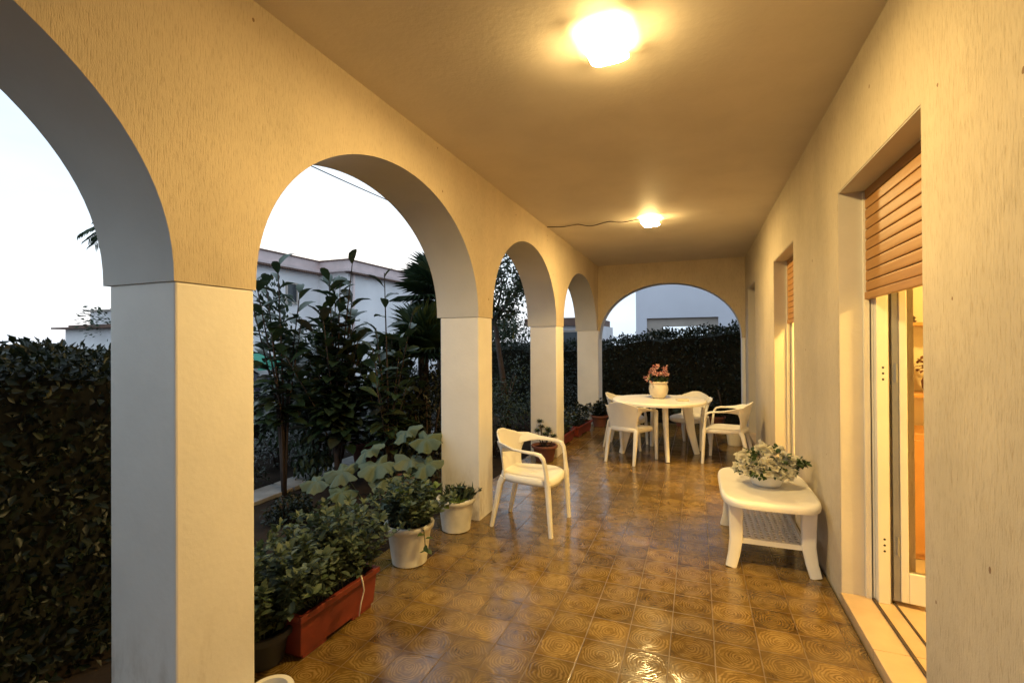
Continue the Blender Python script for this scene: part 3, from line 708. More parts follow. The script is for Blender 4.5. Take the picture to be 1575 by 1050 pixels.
# red planters inside the last arch and along the end arch
labs = ['long red planter of low shrubs inside the last side arch, nearer end', 'long red planter of low shrubs inside the last side arch, next to the corner pillar']
for i, (x, y, rz) in enumerate([(-1.86, 6.88, rad(90)), (-1.80, 7.75, rad(86))]):
    p_ = long_planter(labs[i], (x, y, 0), rz, .74, .20, .17, MT['terra'], 'red planters along the arches')
    stems_bush(p_, (.33, .07, .15), 42, (.4, 1.2, 0, .1), .30, .25, 8, .055, .035, MT['hedge' if i else 'glossy'])
for i, (x, y, lab) in enumerate([(-1.62, 8.50, 'dark bushy potted plant in front of the corner pillar'), (-1.10, 9.02, 'red pot with dark foliage in the end arch, left of the table'), (-.25, 9.02, 'red pot with dark foliage in the end arch behind the table'), (.30, 9.04, 'red pot with dark foliage in the end arch at the right')]):
    p_ = pot('potted_shrub', lab, 'potted plant', (x, y, 0), .10, .14, .2, MT['terra2'], group='potted shrubs at the far end')
    stems_bush(p_, (.08, .08, .18), 45, (2.2, 2.2, 0, 0), .30 if i else .28, .35, 8, .05, .034, MT['hedge' if i != 2 else 'sage'])
bk = thing('bucket', 'beige plastic bucket on the floor behind the right chair', 'bucket', (.50, 7.60, 0)); 
MB().lathe([(.09, 0), (.095, .01), (.125, .25), (.13, .25), (.132, .27), (.124, .27), (.12, .25), (.09, .03)], 28).build('tub', MT['plastic2'], bk, True, ang=40)
MB().tube([(.13 * math.cos(a), .02, .255 - .1 * math.sin(a)) for a in np.linspace(0, PI, 14)], .003, 6).build('handle', MT['grey'], bk, True)
st = MB().tube([(.45, 8.92, .0), (.36, 8.99, .52), (.33, 9.0, .66)], .011, 8).build('stick', MT['bark'], None, True); tag(st, 'thin wooden stick leaning in the end arch behind the right chair', 'stick')

# ------------------------------------------------------------------ garden plants
def hedge(label, x0, x1, y0, y1, ztop, n, L, mat=MT['hedge'], core=MT['hedge_core'], lump=.08, z0=-.15):
    t = thing('hedge', label, 'hedge', ((x0 + x1) / 2, (y0 + y1) / 2, -.14)); ox, oy = (x0 + x1) / 2, (y0 + y1) / 2
    nx, ny = max(2, int((x1 - x0) / .25)), max(2, int((y1 - y0) / .25))
    zt = lambda x, y: (ztop(x, y) if callable(ztop) else ztop) + .14
    # core: jittered block slightly inside the leaf shell
    m = MB(); e = .10
    gx = np.linspace(x0 + e, x1 - e, nx + 1) - ox; gy = np.linspace(y0 + e, y1 - e, ny + 1) - oy
    top = [[(x + random.uniform(-.04, .04), y, zt(x + ox, y + oy) - e - random.uniform(0, .1)) for x in gx] for y in gy]
    idx = {}; vs = []; fs = []
    for j, row in enumerate(top):
        for i, v in enumerate(row): idx[i, j] = len(vs); vs.append(v)
    for j in range(ny):
        for i in range(nx): fs.append((idx[i, j], idx[i + 1, j], idx[i + 1, j + 1], idx[i, j + 1]))
    edge = [(i, 0) for i in range(nx + 1)] + [(nx, j) for j in range(1, ny + 1)] + [(i, ny) for i in range(nx - 1, -1, -1)] + [(0, j) for j in range(ny - 1, 0, -1)]
    lo = {}
    for q in edge: lo[q] = len(vs); v = vs[idx[q]]; vs.append((v[0] + random.uniform(-.03, .03), v[1] + random.uniform(-.03, .03), 0))
    for a, b in zip(edge, edge[1:] + edge[:1]): fs.append((idx[a], idx[b], lo[b], lo[a]))
    mesh_obj('twigs', vs, fs, core, t, True)
    # leaf shell on all faces, weighted by area
    wx, wy, h = x1 - x0, y1 - y0, 1.8
    ar = np.array([wy * h, wy * h, wx * h, wx * h, wx * wy * 1.6]); side = rng.choice(5, n, p=ar / ar.sum())
    U = rng.random((n, 3)); P = np.zeros((n, 3)); Nn = np.zeros((n, 3)); dep = rng.random(n) ** 1.5 * .16
    for i in range(n):
        s = side[i]; x = x0 + U[i, 0] * wx; y = y0 + U[i, 1] * wy
        if s == 0: x = x0 + dep[i]; nn = (-1, 0, .3)
        elif s == 1: x = x1 - dep[i]; nn = (1, 0, .3)
        elif s == 2: y = y0 + dep[i]; nn = (0, -1, .3)
        elif s == 3: y = y1 - dep[i]; nn = (0, 1, .3)
        zz = zt(x, y) + lump * (math.sin(x * 7.1 + y * 5.3) * .5 + math.sin(y * 11.7 + x * 3) * .4 + random.gauss(0, .25))
        if s == 4: z = zz - dep[i]; nn = (0, 0, 1)
        else:
            z = zz * U[i, 2]; bul = lump * .8 * (math.sin(z * 9 + y * 6.1 + x * 5) * .5 + math.sin(y * 13 + z * 4.0) * .4)
            x += nn[0] * bul; y += nn[1] * bul
        P[i] = (x - ox, y - oy, z); Nn[i] = nn
    D = Nn + rng.normal(0, .8, (n, 3)); Lr = L * rng.uniform(.6, 1.3, n)
    leaves('foliage', P, D, Lr, Lr * .5, mat, t, TL6 if n < 9000 else TL2, up=Nn, roll=.5)
    return t
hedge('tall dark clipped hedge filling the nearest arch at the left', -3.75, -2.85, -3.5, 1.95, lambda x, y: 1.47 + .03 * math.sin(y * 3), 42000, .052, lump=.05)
hedge('low brownish hedge along the street behind the flower beds', -6.5, -6.0, 2.6, 14, lambda x, y: .80 + .06 * math.sin(y * 2.1), 9500, .07,
      mat=mat_leaf('street_hedge_leaves', [(.025, .022, .018), (.038, .03, .028), (.025, .03, .018), (.08, .07, .075)], .5, .15))
hedge('tall dark hedge closing the garden beyond the end arch', -5.2, 2.6, 10.45, 11.2, lambda x, y: float(np.interp(x, [-3, -1.9, -.9, .6, 1.2, 2.5], [1.45, 1.5, 1.66, 1.78, 1.95, 2.1])), 22000, .075)

def big_leaf_shrub(label, base, shoots, nl=13, L=.31, W=.15, cat='shrub', name='broad_leaf_shrub', group=None):
    t = thing(name, label, cat, base, 0, group); m = MB(); P, D, Ls = [], [], []
    b = Vector(base); more = []
    for (tx, ty, tz, k) in shoots:
        for q in range(0 if 'leftmost' in label else 2): more.append((tx + random.uniform(-.28, .28), ty + random.uniform(-.28, .28), tz * random.uniform(.62, .86), 10))
    for (tx, ty, tz, k) in list(shoots) + more:
        e = Vector((tx, ty, tz)) - b; mid = Vector((e.x * .25, e.y * .25, e.z * .5))
        pts = [Vector((0, 0, 0)) + Vector((e.x * .05, e.y * .05, 0)), mid * .5, mid, mid.lerp(e, .5), e]
        full = (tx, ty, tz, k) in shoots
        m.tube(pts if full else pts[1:], [.016, .014, .011, .008, .005] if full else [.009, .008, .006, .004], 6)
        k = int(k * 1.7)
        for i in range(k):
            u = (i + .5) / k; q = pts[1].lerp(pts[2], .55 + u * 1.8) if u < .25 else pts[2].lerp(e, (u - .25) / .75); a = i * 2.4 + tx * 9; up = .15 + .9 * u ** 3
            P.append(tuple(q)); D.append((math.cos(a), math.sin(a), up + random.uniform(-.25, .25))); Ls.append(L * random.uniform(.7, 1.15) * (1 - .25 * u))
    Ls = np.array(Ls)
    leaves('crown', P, D, Ls, Ls * W / L, MT['glossy'], t, TLL, roll=.22, smooth=True)
    m.build('stems', MT['bark'], t, True)
    return t
random.seed(21)
big_leaf_shrub('broad leaved shrub beside the first pillar, leftmost in the second arch', (-4.15, 3.95, -.14), [(-4.05, 3.78, 2.32, 13), (-4.15, 3.60, 2.12, 12), (-3.95, 3.98, 2.05, 13), (-3.9, 3.95, 1.75, 10), (-4.3, 3.7, 1.85, 12), (-4.15, 4.05, 1.55, 10), (-4.35, 3.9, 2.15, 10), (-4.0, 3.65, 1.6, 10)], group='broad leaved shrubs in the garden')
big_leaf_shrub('dense broad leaved shrub in the middle of the second arch', (-3.75, 4.3, -.14), [(-3.60, 4.02, 2.17, 16), (-3.68, 4.2, 2.1, 14), (-3.48, 4.05, 2.1, 14), (-3.45, 4.2, 1.95, 14), (-3.7, 4.0, 1.85, 14), (-3.55, 4.3, 1.75, 12), (-3.4, 4.15, 1.7, 12), (-3.8, 4.25, 1.65, 12), (-3.35, 4.1, 2.42, 5), (-3.5, 4.35, 1.5, 10)], group='broad leaved shrubs in the garden')
big_leaf_shrub('slender broad leaved sapling with two upright top leaves against the sky', (-3.12, 4.38, -.14), [(-3.05, 4.22, 2.22, 9), (-3.22, 4.3, 1.65, 9), (-3.0, 4.45, 1.55, 8)], L=.27, W=.12, group='broad leaved shrubs in the garden')
big_leaf_shrub('short broad leaved shrub right of the slender sapling', (-3.3, 4.75, -.14), [(-3.3, 4.7, 1.55, 12), (-3.45, 4.6, 1.48, 12), (-3.15, 4.75, 1.45, 12), (-3.4, 4.9, 1.35, 10)], L=.26, group='broad leaved shrubs in the garden')

def fan_palm(label, base, h, nf, Lf, rt, spread=1.0, group='fan palms in the garden'):
    t = thing('fan_palm', label, 'palm', base, 0, group); m = MB(); P, D, Ls, Up = [], [], [], []
    m.tube([(0, 0, 0), (.02, .01, h * .5), (0, 0, h)], [rt * 1.2, rt, rt * .8], 10)
    for k in range(nf):
        a = k * 2.4 + random.random(); el = random.uniform(-.3, 1.2) * spread; st = random.uniform(.25, .5) * Lf * 1.6
        d = Vector((math.cos(a) * math.cos(el), math.sin(a) * math.cos(el), math.sin(el)))
        c = Vector((0, 0, h)) + d * st; m.tube([(0, 0, h - .05), tuple(Vector((0, 0, h)) + d * st * .5 + Vector((0, 0, .03))), tuple(c)], [.014, .009, .007], 5)
        s = d.cross(Vector((0, 0, 1))).normalized(); up = s.cross(d)
        for q in range(26):
            th = rad(-115 + 230 * q / 25); v = d * math.cos(th) + s * math.sin(th) + up * (.12 * abs(math.sin(th)))
            P.append(tuple(c)); D.append(tuple(v + Vector((0, 0, -.08)))); Ls.append(Lf * (1 - .25 * abs(th) / 2) * random.uniform(.9, 1.08)); Up.append(tuple(up))
    Ls = np.array(Ls); leaves('fronds', P, D, Ls, .030, MT['palm'], t, TL6, up=Up, roll=.12)
    m.build('trunk', MT['bark'], t, True); return t
random.seed(5)
fan_palm('tall fan palm with spiky leaves half hidden behind the second pillar', (-3.42, 6.1, -.14), 2.22, 16, .54, .10)
fan_palm('low bushy fan palm in the second arch', (-3.25, 5.30, -.14), 1.48, 22, .47, .08, 1.15)

def shrub_ball(label, base, r, h, n, L, mat, cat='shrub', name='garden_shrub', group=None, zc=None):
    t = thing(name, label, cat, base, 0, group); zc = h / 2 if zc is None else zc
    cl = [(rng.normal(0, r * .45), rng.normal(0, r * .45), zc + rng.normal(0, h * .2)) for _ in range(14)]
    k = n // 14; P = []
    for c in cl: P.append(np.array(c) + rdir(k) * (rng.random((k, 1)) ** .45) * [r * .5, r * .5, h * .26])
    P = np.concatenate(P); P[:, 2] = np.maximum(P[:, 2], .03); D = P - np.array([0, 0, zc]); D += rng.normal(0, .35, D.shape)
    leaves('foliage', P, D, L * rng.uniform(.6, 1.2, len(P)), L * .45, mat, t)
    m = MB()
    for q in range(6): a = q * 1.05; m.tube([(.03 * math.cos(a), .03 * math.sin(a), 0), (r * .3 * math.cos(a), r * .3 * math.sin(a), zc), (r * .5 * math.cos(a), r * .5 * math.sin(a), zc + h * .3)], [.018, .012, .005], 6)
    m.build('stems', MT['bark'], t, True); return t
greyl = mat_leaf('grey_leaves', [(.09, .10, .08), (.13, .14, .12), (.17, .16, .17), (.07, .08, .05)], .6, .15)
shrub_ball('grey leaved shrub behind the terracotta pot', (-4.3, 6.4, -.14), .55, 1.0, 2200, .05, greyl)
shrub_ball('dark rounded shrub at the foot of the low fan palm', (-3.05, 5.05, -.14), .42, 1.25, 2600, .06, MT['hedge'])
shrub_ball('dark shrub at the foot of the tall fan palm', (-3.25, 6.7, -.14), .5, 1.15, 2000, .06, MT['tree'])
shrub_ball('low straggly shrub beside the path kerb', (-5.0, 5.5, -.14), .55, .6, 1500, .05, greyl)
shrub_ball('dark shrub seen through the third arch', (-3.4, 8.2, -.14), .65, 1.3, 2500, .06, MT['tree'])
shrub_ball('dark leafy shrub through the fourth arch', (-2.9, 9.6, -.14), .6, 1.35, 2400, .06, MT['hedge'])
shrub_ball('small shrub behind the succulent pot', (-2.75, 6.3, -.14), .35, .55, 1000, .055, greyl)
shrub_ball('dark evergreen mass left of the dense broad leaved shrub', (-4.35, 4.6, -.14), .45, 1.75, 2600, .09, MT['tree'], zc=1.0)
shrub_ball('dark evergreen mass behind the slender sapling', (-3.9, 5.4, -.14), .5, 1.6, 2600, .09, MT['tree'], zc=.95)
gp = pot('flower_pot', 'terracotta pot with a green plant standing in the garden beyond the second arch', 'flower pot', (-4.05, 5.2, -.13), .14, .20, .36, MT['terra2'])
stems_bush(gp, (.10, .10, .3), 26, (1.5, 1.5, 0, 0), .42, .3, 8, .09, .04, MT['glossy'])
gp = pot('flower_pot', 'terracotta pot with a spreading pale plant in the garden beside the squash leaves', 'flower pot', (-2.75, 3.95, -.13), .12, .17, .30, MT['terra2'])
stems_bush(gp, (.08, .08, .26), 16, (1.5, 1.5, 0, 0), .2, .3, 6, .06, .035, greyl)

for i, (x, y, r, h, mm, lab) in enumerate([(-4.75, 3.75, .34, .42, 0, 'low dark bedding plant beside the kerb nearest the first pillar'), (-5.05, 4.75, .40, .50, 1, 'low grey bedding plant beyond the kerb under the broad leaved shrubs'), (-5.3, 6.9, .45, .55, 0, 'low dark bedding plant beyond the terracotta garden pot'), (-4.9, 8.0, .45, .6, 1, 'low grey bedding plant farthest along the kerb'), (-3.45, 3.35, .22, .28, 0, 'small dark seedling clump between the kerb and the squash plant')]):
    shrub_ball(lab, (x, y, -.14), r, h, 1100, .045, (MT['hedge'], greyl)[mm], group='low bedding plants along the kerb')
# squash plant with large lobed leaves
sq = thing('squash_plant', 'squash plant with large pale lobed leaves behind the white pots', 'plant', (-2.50, 3.35, -.13))
vs, fs = [], []; stm = MB()
def lobed(c, d, nrm, R):
    d = Vector(d).normalized(); nrm = Vector(nrm); nrm = (nrm - d * nrm.dot(d)).normalized(); s = nrm.cross(d); c = Vector(c)
    n = 40; b = len(vs); vs.append(tuple(c))
    for rr in (.5, 1.0):
        for j in range(n):
            th = -PI + 2 * PI * (j + .5) / n
            lob = .84 + .13 * math.cos(5 * th) + .045 * math.cos(17 * th) + .03 * math.cos(31 * th) - .45 * math.exp(-((abs(th) - PI) / .35) ** 2)
            q = R * rr * lob; z = .13 * R * math.cos(5 * th) * rr - .34 * R * rr * rr + .07 * R * math.sin(11 * th + R * 90) * rr + .08 * R * math.sin(3 * th + R * 50) * rr
            vs.append(tuple(c + d * (q * math.cos(th)) + s * (q * math.sin(th)) + nrm * (z + .1 * R)))
    for j in range(n): fs.append((b, b + 1 + j, b + 1 + (j + 1) % n))
    for j in range(n): fs.append((b + 1 + j, b + 1 + n + j, b + 1 + n + (j + 1) % n, b + 1 + (j + 1) % n))
B0 = Vector((-2.50, 3.35, -.13))
for (x, y, z, R, dx, dy) in [(-2.75, 3.22, .42, .17, -1, -.4), (-2.95, 3.15, .34, .15, -1, -.6), (-2.42, 3.25, .50, .19, -.3, -.8), (-2.22, 3.42, .52, .17, .6, -.6), (-2.12, 3.50, .68, .16, 1, 0), (-2.34, 3.55, .72, .15, -.6, .2), (-2.05, 3.38, .50, .15, 1, -.5), (-2.58, 3.35, .58, .15, -.6, .3), (-2.3, 3.2, .40, .15, 0, -1), (-2.65, 3.1, .3, .13, -.4, -1)]:
    c = Vector((x, y, z)) - B0; lobed(c, (dx, dy, -.15), (random.uniform(-.25, .35), -.35 + random.uniform(-.2, .2), 1), R)
    stm.tube([(0, 0, 0), tuple(c * .5 + Vector((0, 0, .06))), tuple(c)], [.009, .007, .005], 6)
mesh_obj('leaves', vs, fs, MT['pumpkin'], sq, True); stm.build('stems', MT['stem'], sq, True)

def tree(label, base, h, spreadr, nbr, nleaf, L, leanx=0, rt=.08, name='garden_tree', group=None, zlo=.5):
    t = thing(name, label, 'tree', base, 0, group); m = MB(); tips = []
    top = Vector((leanx, .1, h * .55)); m.tube([(0, 0, 0), (leanx * .3, 0, h * .25), tuple(top)], [rt, rt * .8, rt * .6], 8)
    for k in range(nbr):
        a = k * 2.4; rr = spreadr * random.uniform(.5, 1.1); e = top + Vector((rr * math.cos(a), rr * math.sin(a), h * random.uniform(.02, .48)))
        mid = top.lerp(e, .5) + Vector((random.uniform(-.1, .1), random.uniform(-.1, .1), .08)); m.tube([tuple(top), tuple(mid), tuple(e)], [rt * .42, rt * .28, rt * .12], 6)
        for q in range(6):
            s = mid.lerp(e, random.random()); f = s + Vector((random.gauss(0, .2), random.gauss(0, .2), random.gauss(.05, .17))) * spreadr * .9; m.tube([tuple(s), tuple(f)], [rt * .12, rt * .05], 4); tips.append(f)
    k = nleaf // len(tips); P = np.concatenate([np.array(c) + rng.normal(0, .12 * spreadr, (k, 3)) for c in tips]); D = rdir(len(P)) + [0, 0, -.1]
    leaves('crown', P, D, L * rng.uniform(.6, 1.2, len(P)), L * .4, MT['tree'], t)
    m.build('trunk', MT['bark'], t, True); return t
random.seed(11)
tree('small leafy tree with bare branches against the sky in the third arch', (-3.3, 8.35, -.14), 3.7, 1.0, 12, 2600, .10, -.3, .07)
tree('dark tree behind the hedge at the left corner of the garden', (-5.9, 13.2, -.14), 2.7, 1.3, 12, 3500, .11, 0, .09)

# date palm far left
pm = thing('date_palm', 'distant date palm with drooping fronds behind the first pillar', 'palm', (-15.7, 9.25, -.14)); m = MB(); H = 5.1
m.tube([(0, 0, 0), (.05, .02, H * .5), (0, 0, H)], [.26, .22, .24], 12); P, D, Ls = [], [], []
for k in range(26):
    a = k * 2.4; el = random.uniform(-.1, 1.1); Lf = 1.15; pts = []
    for i in range(9):
        u = i / 8; pts.append(Vector((math.cos(a) * math.cos(el) * Lf * u, math.sin(a) * math.cos(el) * Lf * u, H + math.sin(el) * Lf * u - .75 * u * u)))
    m.tube([tuple(p) for p in pts], [.022 * (1 - .8 * i / 8) for i in range(9)], 4); s = Vector((-math.sin(a), math.cos(a), 0))
    for i in range(1, 8):
        tdir = (pts[i + 1] - pts[i - 1]).normalized()
        for w in (0, .33, .66):
            for sg in (-1, 1): P.append(tuple(pts[i].lerp(pts[i + 1], w))); D.append(tuple(tdir * .8 + s * sg * .7 + Vector((0, 0, -.25)))); Ls.append(.32)
leaves('fronds', P, D, np.array(Ls), .035, MT['palm'], pm, roll=.1); m.build('trunk', MT['bark'], pm, True)
shrub_ball('distant dark bush beside the palm trunk above the low house', (-21.6, 12.6, -.14), 1.0, 2.4, 1800, .16, MT['tree'], zc=2.4)

# ------------------------------------------------------------------ street: car, houses, cables
car = thing('parked_car', 'dark car parked in the street, only its bonnet and windscreen edge showing', 'car', (-9.3, 6.55, -.14)); 
def car_body():
    prof = [(-2.05, .35), (-2.1, .6), (-2.0, .86), (-1.55, .92), (-.85, 1.36), (.35, 1.40), (1.05, .96), (1.75, .84), (2.05, .68), (2.1, .35)]
    m = MB(); n = len(prof); vs = []
    for x, sc in ((-.84, .96), (-.78, 1), (0, 1.015), (.78, 1), (.84, .96)):
        vs += [(x if z < .95 else x * .78, y, .35 + (z - .35) * sc) for y, z in prof]
    fs = [(i * n + j, (i + 1) * n + j, (i + 1) * n + j + 1, i * n + j + 1) for i in range(4) for j in range(n - 1)] + [tuple(range(n)), tuple(range(4 * n, 5 * n))[::-1]]
    fs += [(i * n, i * n + n - 1, (i + 1) * n + n - 1, (i + 1) * n) for i in range(4)]
    m.add(vs, fs); return m
bevel(car_body().build('body', MT['car'], car, True, ang=25), .03, 3)
MB().add([(-.60, .40, 1.40), (.60, .40, 1.40), (.66, 1.04, 1.0), (-.66, 1.04, 1.0), (-.60, .40, 1.385), (.60, .40, 1.385), (.66, 1.04, .985), (-.66, 1.04, .985)], [(0, 1, 2, 3), (4, 7, 6, 5), (0, 4, 5, 1), (1, 5, 6, 2), (2, 6, 7, 3), (3, 7, 4, 0)]).build('windscreen', MT['darkglass'], car)
for s in (-1, 1):
    MB().add([(s * .70, -.8, 1.30), (s * .70, .3, 1.33), (s * .835, .9, .97), (s * .835, -1.3, .95)], [(0, 1, 2, 3)]).build('side_window', MT['darkglass'], car)
    MB().lathe([(.0001, 0), (.09, .01), (.10, .03)], 16, (s * .6, 2.05, .62)).build('headlight', MT['alu'], car, True)
    for y in (-1.3, 1.32):
        w = MB(); w.v = []; 
        for r_, xo in ((.30, 0), (.32, .03), (.32, .17), (.30, .2)):
            for j in range(24): w.v.append((s * (.68 + xo - .02), y + r_ * math.cos(2 * PI * j / 24), .32 + r_ * math.sin(2 * PI * j / 24)))
        w.f = [(i * 24 + j, i * 24 + (j + 1) % 24, (i + 1) * 24 + (j + 1) % 24, (i + 1) * 24 + j) for i in range(3) for j in range(24)] + [tuple(range(24)), tuple(range(72, 96))]
        wh = w.build('wheel', MT['dark'], car, True, ang=40)
        r = MB()
        r.v = [(s * (.68 + .185), y + .19 * math.cos(2 * PI * j / 20), .32 + .19 * math.sin(2 * PI * j / 20)) for j in range(20)] + [(s * (.68 + .20), y, .32)]
        r.f = [(j, (j + 1) % 20, 20) for j in range(20)]; r.build('rim', MT['grey'], wh, True)

hs = thing('white_house', 'large white flat roofed house with a pinkish cornice across the street', 'house', (-14.8, 12, -.15))
ox, oy, oz = -14.8, 12, -.15
def hb(m, x0, x1, y0, y1, z0, z1): m.box(x0 - ox, x1 - ox, y0 - oy, y1 - oy, z0 - oz, z1 - oz); return m
m = MB(); hb(m, -17.2, -14.8, 11.9, 15.95, -.15, 4.45); hb(m, -17.2, -13.3, 15.95, 26, -.15, 4.45); m.build('wall', MT['white_wall'], hs)
m = MB(); hb(m, -17.2, -14.55, 11.7, 15.7, 4.451, 4.56); hb(m, -17.2, -13.05, 15.7, 26.2, 4.451, 4.56); hb(m, -17.2, -14.66, 11.8, 15.8, 4.561, 4.62); hb(m, -17.2, -13.16, 15.8, 26.1, 4.561, 4.62); m.build('cornice', MT['pink'], hs)
m = MB(); hb(m, -17.2, -14.72, 11.85, 15.86, 4.621, 4.93); hb(m, -17.2, -13.22, 15.86, 26.05, 4.621, 4.93); m.build('parapet', MT['pink'], hs)
m = MB(); hb(m, -17.2, -14.66, 11.8, 15.8, 4.931, 4.97); hb(m, -17.2, -13.16, 15.8, 26.1, 4.931, 4.97); m.build('coping', MT['rooft'], hs)
for (xx, y0, y1, z0, z1) in [(-14.8, 14.25, 14.7, 3.15, 3.85), (-13.3, 20.6, 21.2, 3.0, 3.8), (-14.8, 13.9, 14.9, .0, 1.9), (-13.3, 18.5, 20.0, .2, 1.8)]:
    m = MB(); e = .07; hb(m, xx, xx + .05, y0 - e, y0, z0 - e, z1 + e); hb(m, xx, xx + .05, y1, y1 + e, z0 - e, z1 + e); hb(m, xx, xx + .05, y0, y1, z1, z1 + e); hb(m, xx, xx + .09, y0, y1, z0 - e, z0)
    w = m.build('window', MT['beige'], hs); m = MB(); hb(m, xx + .002, xx + .02, y0, y1, z0, z1); m.build('pane', MT['darkglass'], w)
m = MB(); m.add([(.02, .3, 1.35), (.02, 1.3, 1.35), (.7, 1.3, 1.05), (.7, .3, 1.05), (.7, 1.3, .75), (.7, .3, .75)], [(0, 1, 2, 3), (3, 2, 4, 5)]); 
aw = m.build('awning', MT['green'], hs)
m = MB()
for k in range(34):
    y = 11.9 + k * .12; m.tube([(-14.52 - ox, y - oy, 4.39 - oz), (-14.9 - ox, y - oy, 4.45 - oz)], .045, 8)
for k in range(84):
    y = 15.95 + k * .12; m.tube([(-13.02 - ox, y - oy, 4.39 - oz), (-13.4 - ox, y - oy, 4.45 - oz)], .045, 8)
m.build('eave_tiles', MT['rooft'], hs, True)
MB().tube([(-13.22 - ox, 16.2 - oy, 4.4 - oz), (-13.22 - ox, 16.2 - oy, .1 - oz)], .05, 8).build('drainpipe', MT['pink'], hs, True)

lh = thing('low_house', 'low house with a brown tiled roof and white parapet on the far left skyline', 'house', (-24, 12, -.15)); ox, oy, oz = -24, 12, -.15
m = MB(); hb(m, -24.5, -19, 12.0, 20, -.15, 2.18); m.build('wall', MT['white_wall'], lh)
m = MB(); hb(m, -23.4, -19, 12.3, 19, 2.34, 2.90); m.build('parapet', MT['white_wall'], lh); m = MB(); hb(m, -23.5, -19, 12.2, 19.1, 2.901, 2.96); m.build('coping', MT['beige'], lh)
m = MB(); hb(m, -24.9, -19, 11.7, 20.3, 2.181, 2.25); hb(m, -24.2, -19, 11.95, 20.1, 2.251, 2.34); m.build('roof', MT['rooft'], lh)

rb = thing('neighbour_house', 'lilac white house with a wide beige framed opening beyond the end arch', 'house', (0, 16, -.15)); ox, oy, oz = 0, 16, -.15
m = MB(); y0, y1 = 16, 16.35; X0, X1, Z0, Z1 = -1.50, .62, .4, 2.26
hb(m, -1.84, X0, y0, y1, -.15, 7); hb(m, X1, 9, y0, y1, -.15, 7); hb(m, X0, X1, y0, y1, Z1, 7); hb(m, X0, X1, y0, y1, -.15, Z0)
m.build('wall', MT['lilac_wall'], rb)
m = MB(); hb(m, X0, -1.03, y0 + .10, y1 + .2, Z0, Z1); hb(m, .34, X1, y0 + .10, y1 + .2, Z0, Z1); hb(m, -1.03, .34, y0 + .10, y1 + .2, 2.0, Z1); hb(m, -1.03, .34, y0 + .10, y1 + .2, Z0, .9); m.build('opening_surround', MT['beige'], rb)
m = MB(); hb(m, -1.84, -1.5, y1, 22, -.15, 7); hb(m, 8.7, 9, y1, 22, -.15, 7); m.build('side_wall', MT['lilac_wall'], rb)
m = MB(); hb(m, -2.0, 9.1, 15.85, 22.1, 7.001, 7.12); m.build('roof', MT['pink'], rb)
m = MB(); hb(m, -1.49, 8.69, y1 + .21, 22, 3.0, 3.1); m.build('upper_floor', MT['lilac_wall'], rb)
sh_ = thing('small_house', 'small distant house with a brown roof through the last side arch', 'house', (-5.4, 22, -.15)); ox, oy, oz = -5.4, 22, -.15
m = MB(); hb(m, -7.5, -4.2, 22, 26, -.15, 2.3); m.build('wall', MT['white_wall'], sh_); m = MB(); hb(m, -7.7, -4.4, 21.7, 26.3, 2.301, 2.66); m.build('roof', MT['rooft'], sh_)
m = MB(); hb(m, -6.3, -5.1, 21.94, 22, .9, 2.1); w = m.build('window', MT['beige'], sh_); m = MB(); hb(m, -6.2, -5.2, 21.92, 21.938, 1.0, 2.0); m.build('pane', MT['darkglass'], w)

for lab, a, b, sag in [('overhead cable crossing the sky in the second arch', (-7.2, 3.5, 5.12), (-7.35, 14.5, 5.28), .10)]:
    a, b = Vector(a), Vector(b); pts = [tuple(a.lerp(b, i / 30) - Vector((0, 0, sag * math.sin(PI * i / 30)))) for i in range(31)]
    o = MB().tube(pts, .012, 5).build('overhead_cable', MT['cable'], None, True); tag(o, lab, 'cable')

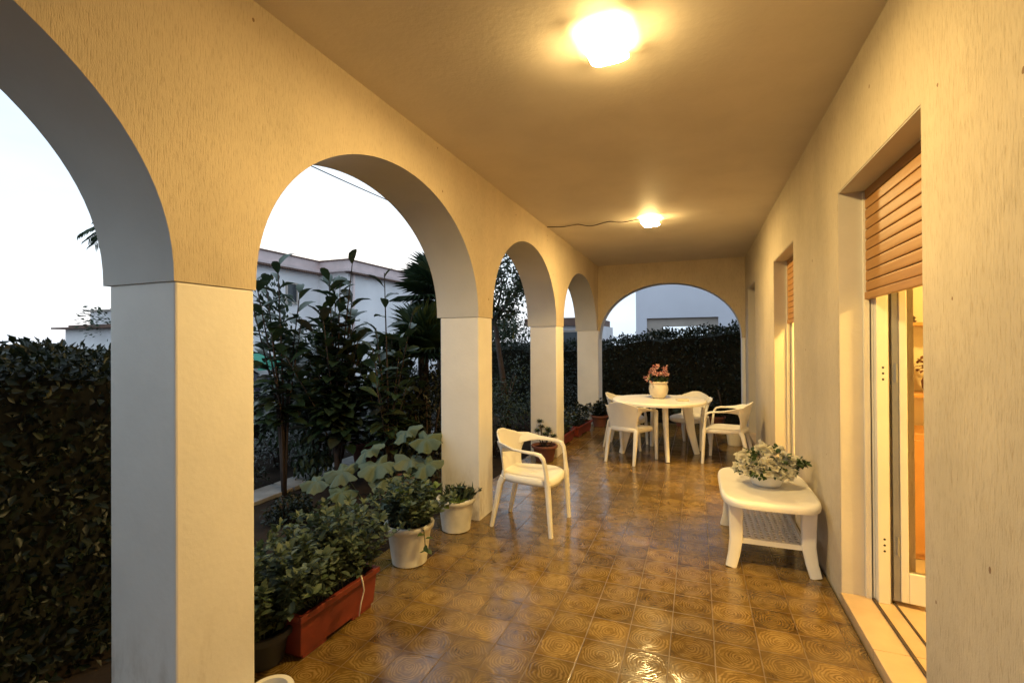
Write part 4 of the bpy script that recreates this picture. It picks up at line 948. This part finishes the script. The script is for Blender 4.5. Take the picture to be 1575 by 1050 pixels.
# ------------------------------------------------------------------ camera
f = 739.69; yaw, pit, rol = .367, .0049, .006
s, c = math.sin(yaw), math.cos(yaw); sp, cp = math.sin(pit), math.cos(pit)
d = Vector((-s * cp, c * cp, sp)); r0 = Vector((c, s, 0)); u0 = r0.cross(d)
cr, sr = math.cos(rol), math.sin(rol)
r = r0 * cr - u0 * sr; u = r0 * sr + u0 * cr
cam = bpy.data.cameras.new('camera'); cam.sensor_width = 36; cam.lens = f / 1575 * 36; cam.clip_end = 1500; cam.clip_start = .05
co = bpy.data.objects.new('camera', cam); C.objects.link(co)
co.matrix_world = Matrix(((r.x, u.x, -d.x, 0), (r.y, u.y, -d.y, 0), (r.z, u.z, -d.z, 1.4695), (0, 0, 0, 1)))
S.camera = co

# ------------------------------------------------------------------ light
w = bpy.data.worlds.new('World'); S.world = w; w.use_nodes = True; nt = w.node_tree
bg = nt.nodes['Background']; sky = nt.nodes.new('ShaderNodeTexSky'); sky.sky_type = 'NISHITA'; sky.sun_disc = False
SE, SA = rad(4), rad(-42)      # low sun behind the clouds, azimuth from +Y towards +X
sky.sun_elevation = SE; sky.sun_rotation = SA; sky.air_density = 1.0; sky.dust_density = 2.0; sky.ozone_density = 1.5
mx = nt.nodes.new('ShaderNodeMix'); mx.data_type = 'RGBA'; mx.inputs[0].default_value = .80
mx.inputs[7].default_value = (6.1, 7.5, 8.9, 1)
nt.links.new(sky.outputs[0], mx.inputs[6]); wc = N(nt, 'ShaderNodeTexCoord'); wm = N(nt, 'ShaderNodeMapping'); wm.inputs['Scale'].default_value = (1, 1, 3.5); nt.links.new(wc.outputs['Generated'], wm.inputs['Vector'])
nt.links.new(mixc(nt, 1.0, mx.outputs[2], ramp(nt, noise(nt, wm.outputs[0], 2.2, 5, .55), [(.3, (.86, .90, .94)), (.7, (1.04, 1.03, 1.02))]), 'MULTIPLY'), bg.inputs['Color']); bg.inputs['Strength'].default_value = .155
sl = bpy.data.lights.new('sun', 'SUN'); sl.energy = .12; sl.angle = rad(20); sl.color = (1, .93, .85)
so = bpy.data.objects.new('sun', sl); C.objects.link(so)
sd = Vector((math.sin(SA) * math.cos(SE), math.cos(SA) * math.cos(SE), math.sin(SE)))
so.rotation_euler = sd.to_track_quat('Z', 'Y').to_euler()
S.view_settings.view_transform = 'Standard'; S.view_settings.look = 'None'; S.view_settings.exposure = 0.2; S.view_settings.gamma = 1
S.render.engine = 'CYCLES'; S.cycles.max_bounces = 8; S.cycles.diffuse_bounces = 5; S.cycles.sample_clamp_indirect = 8
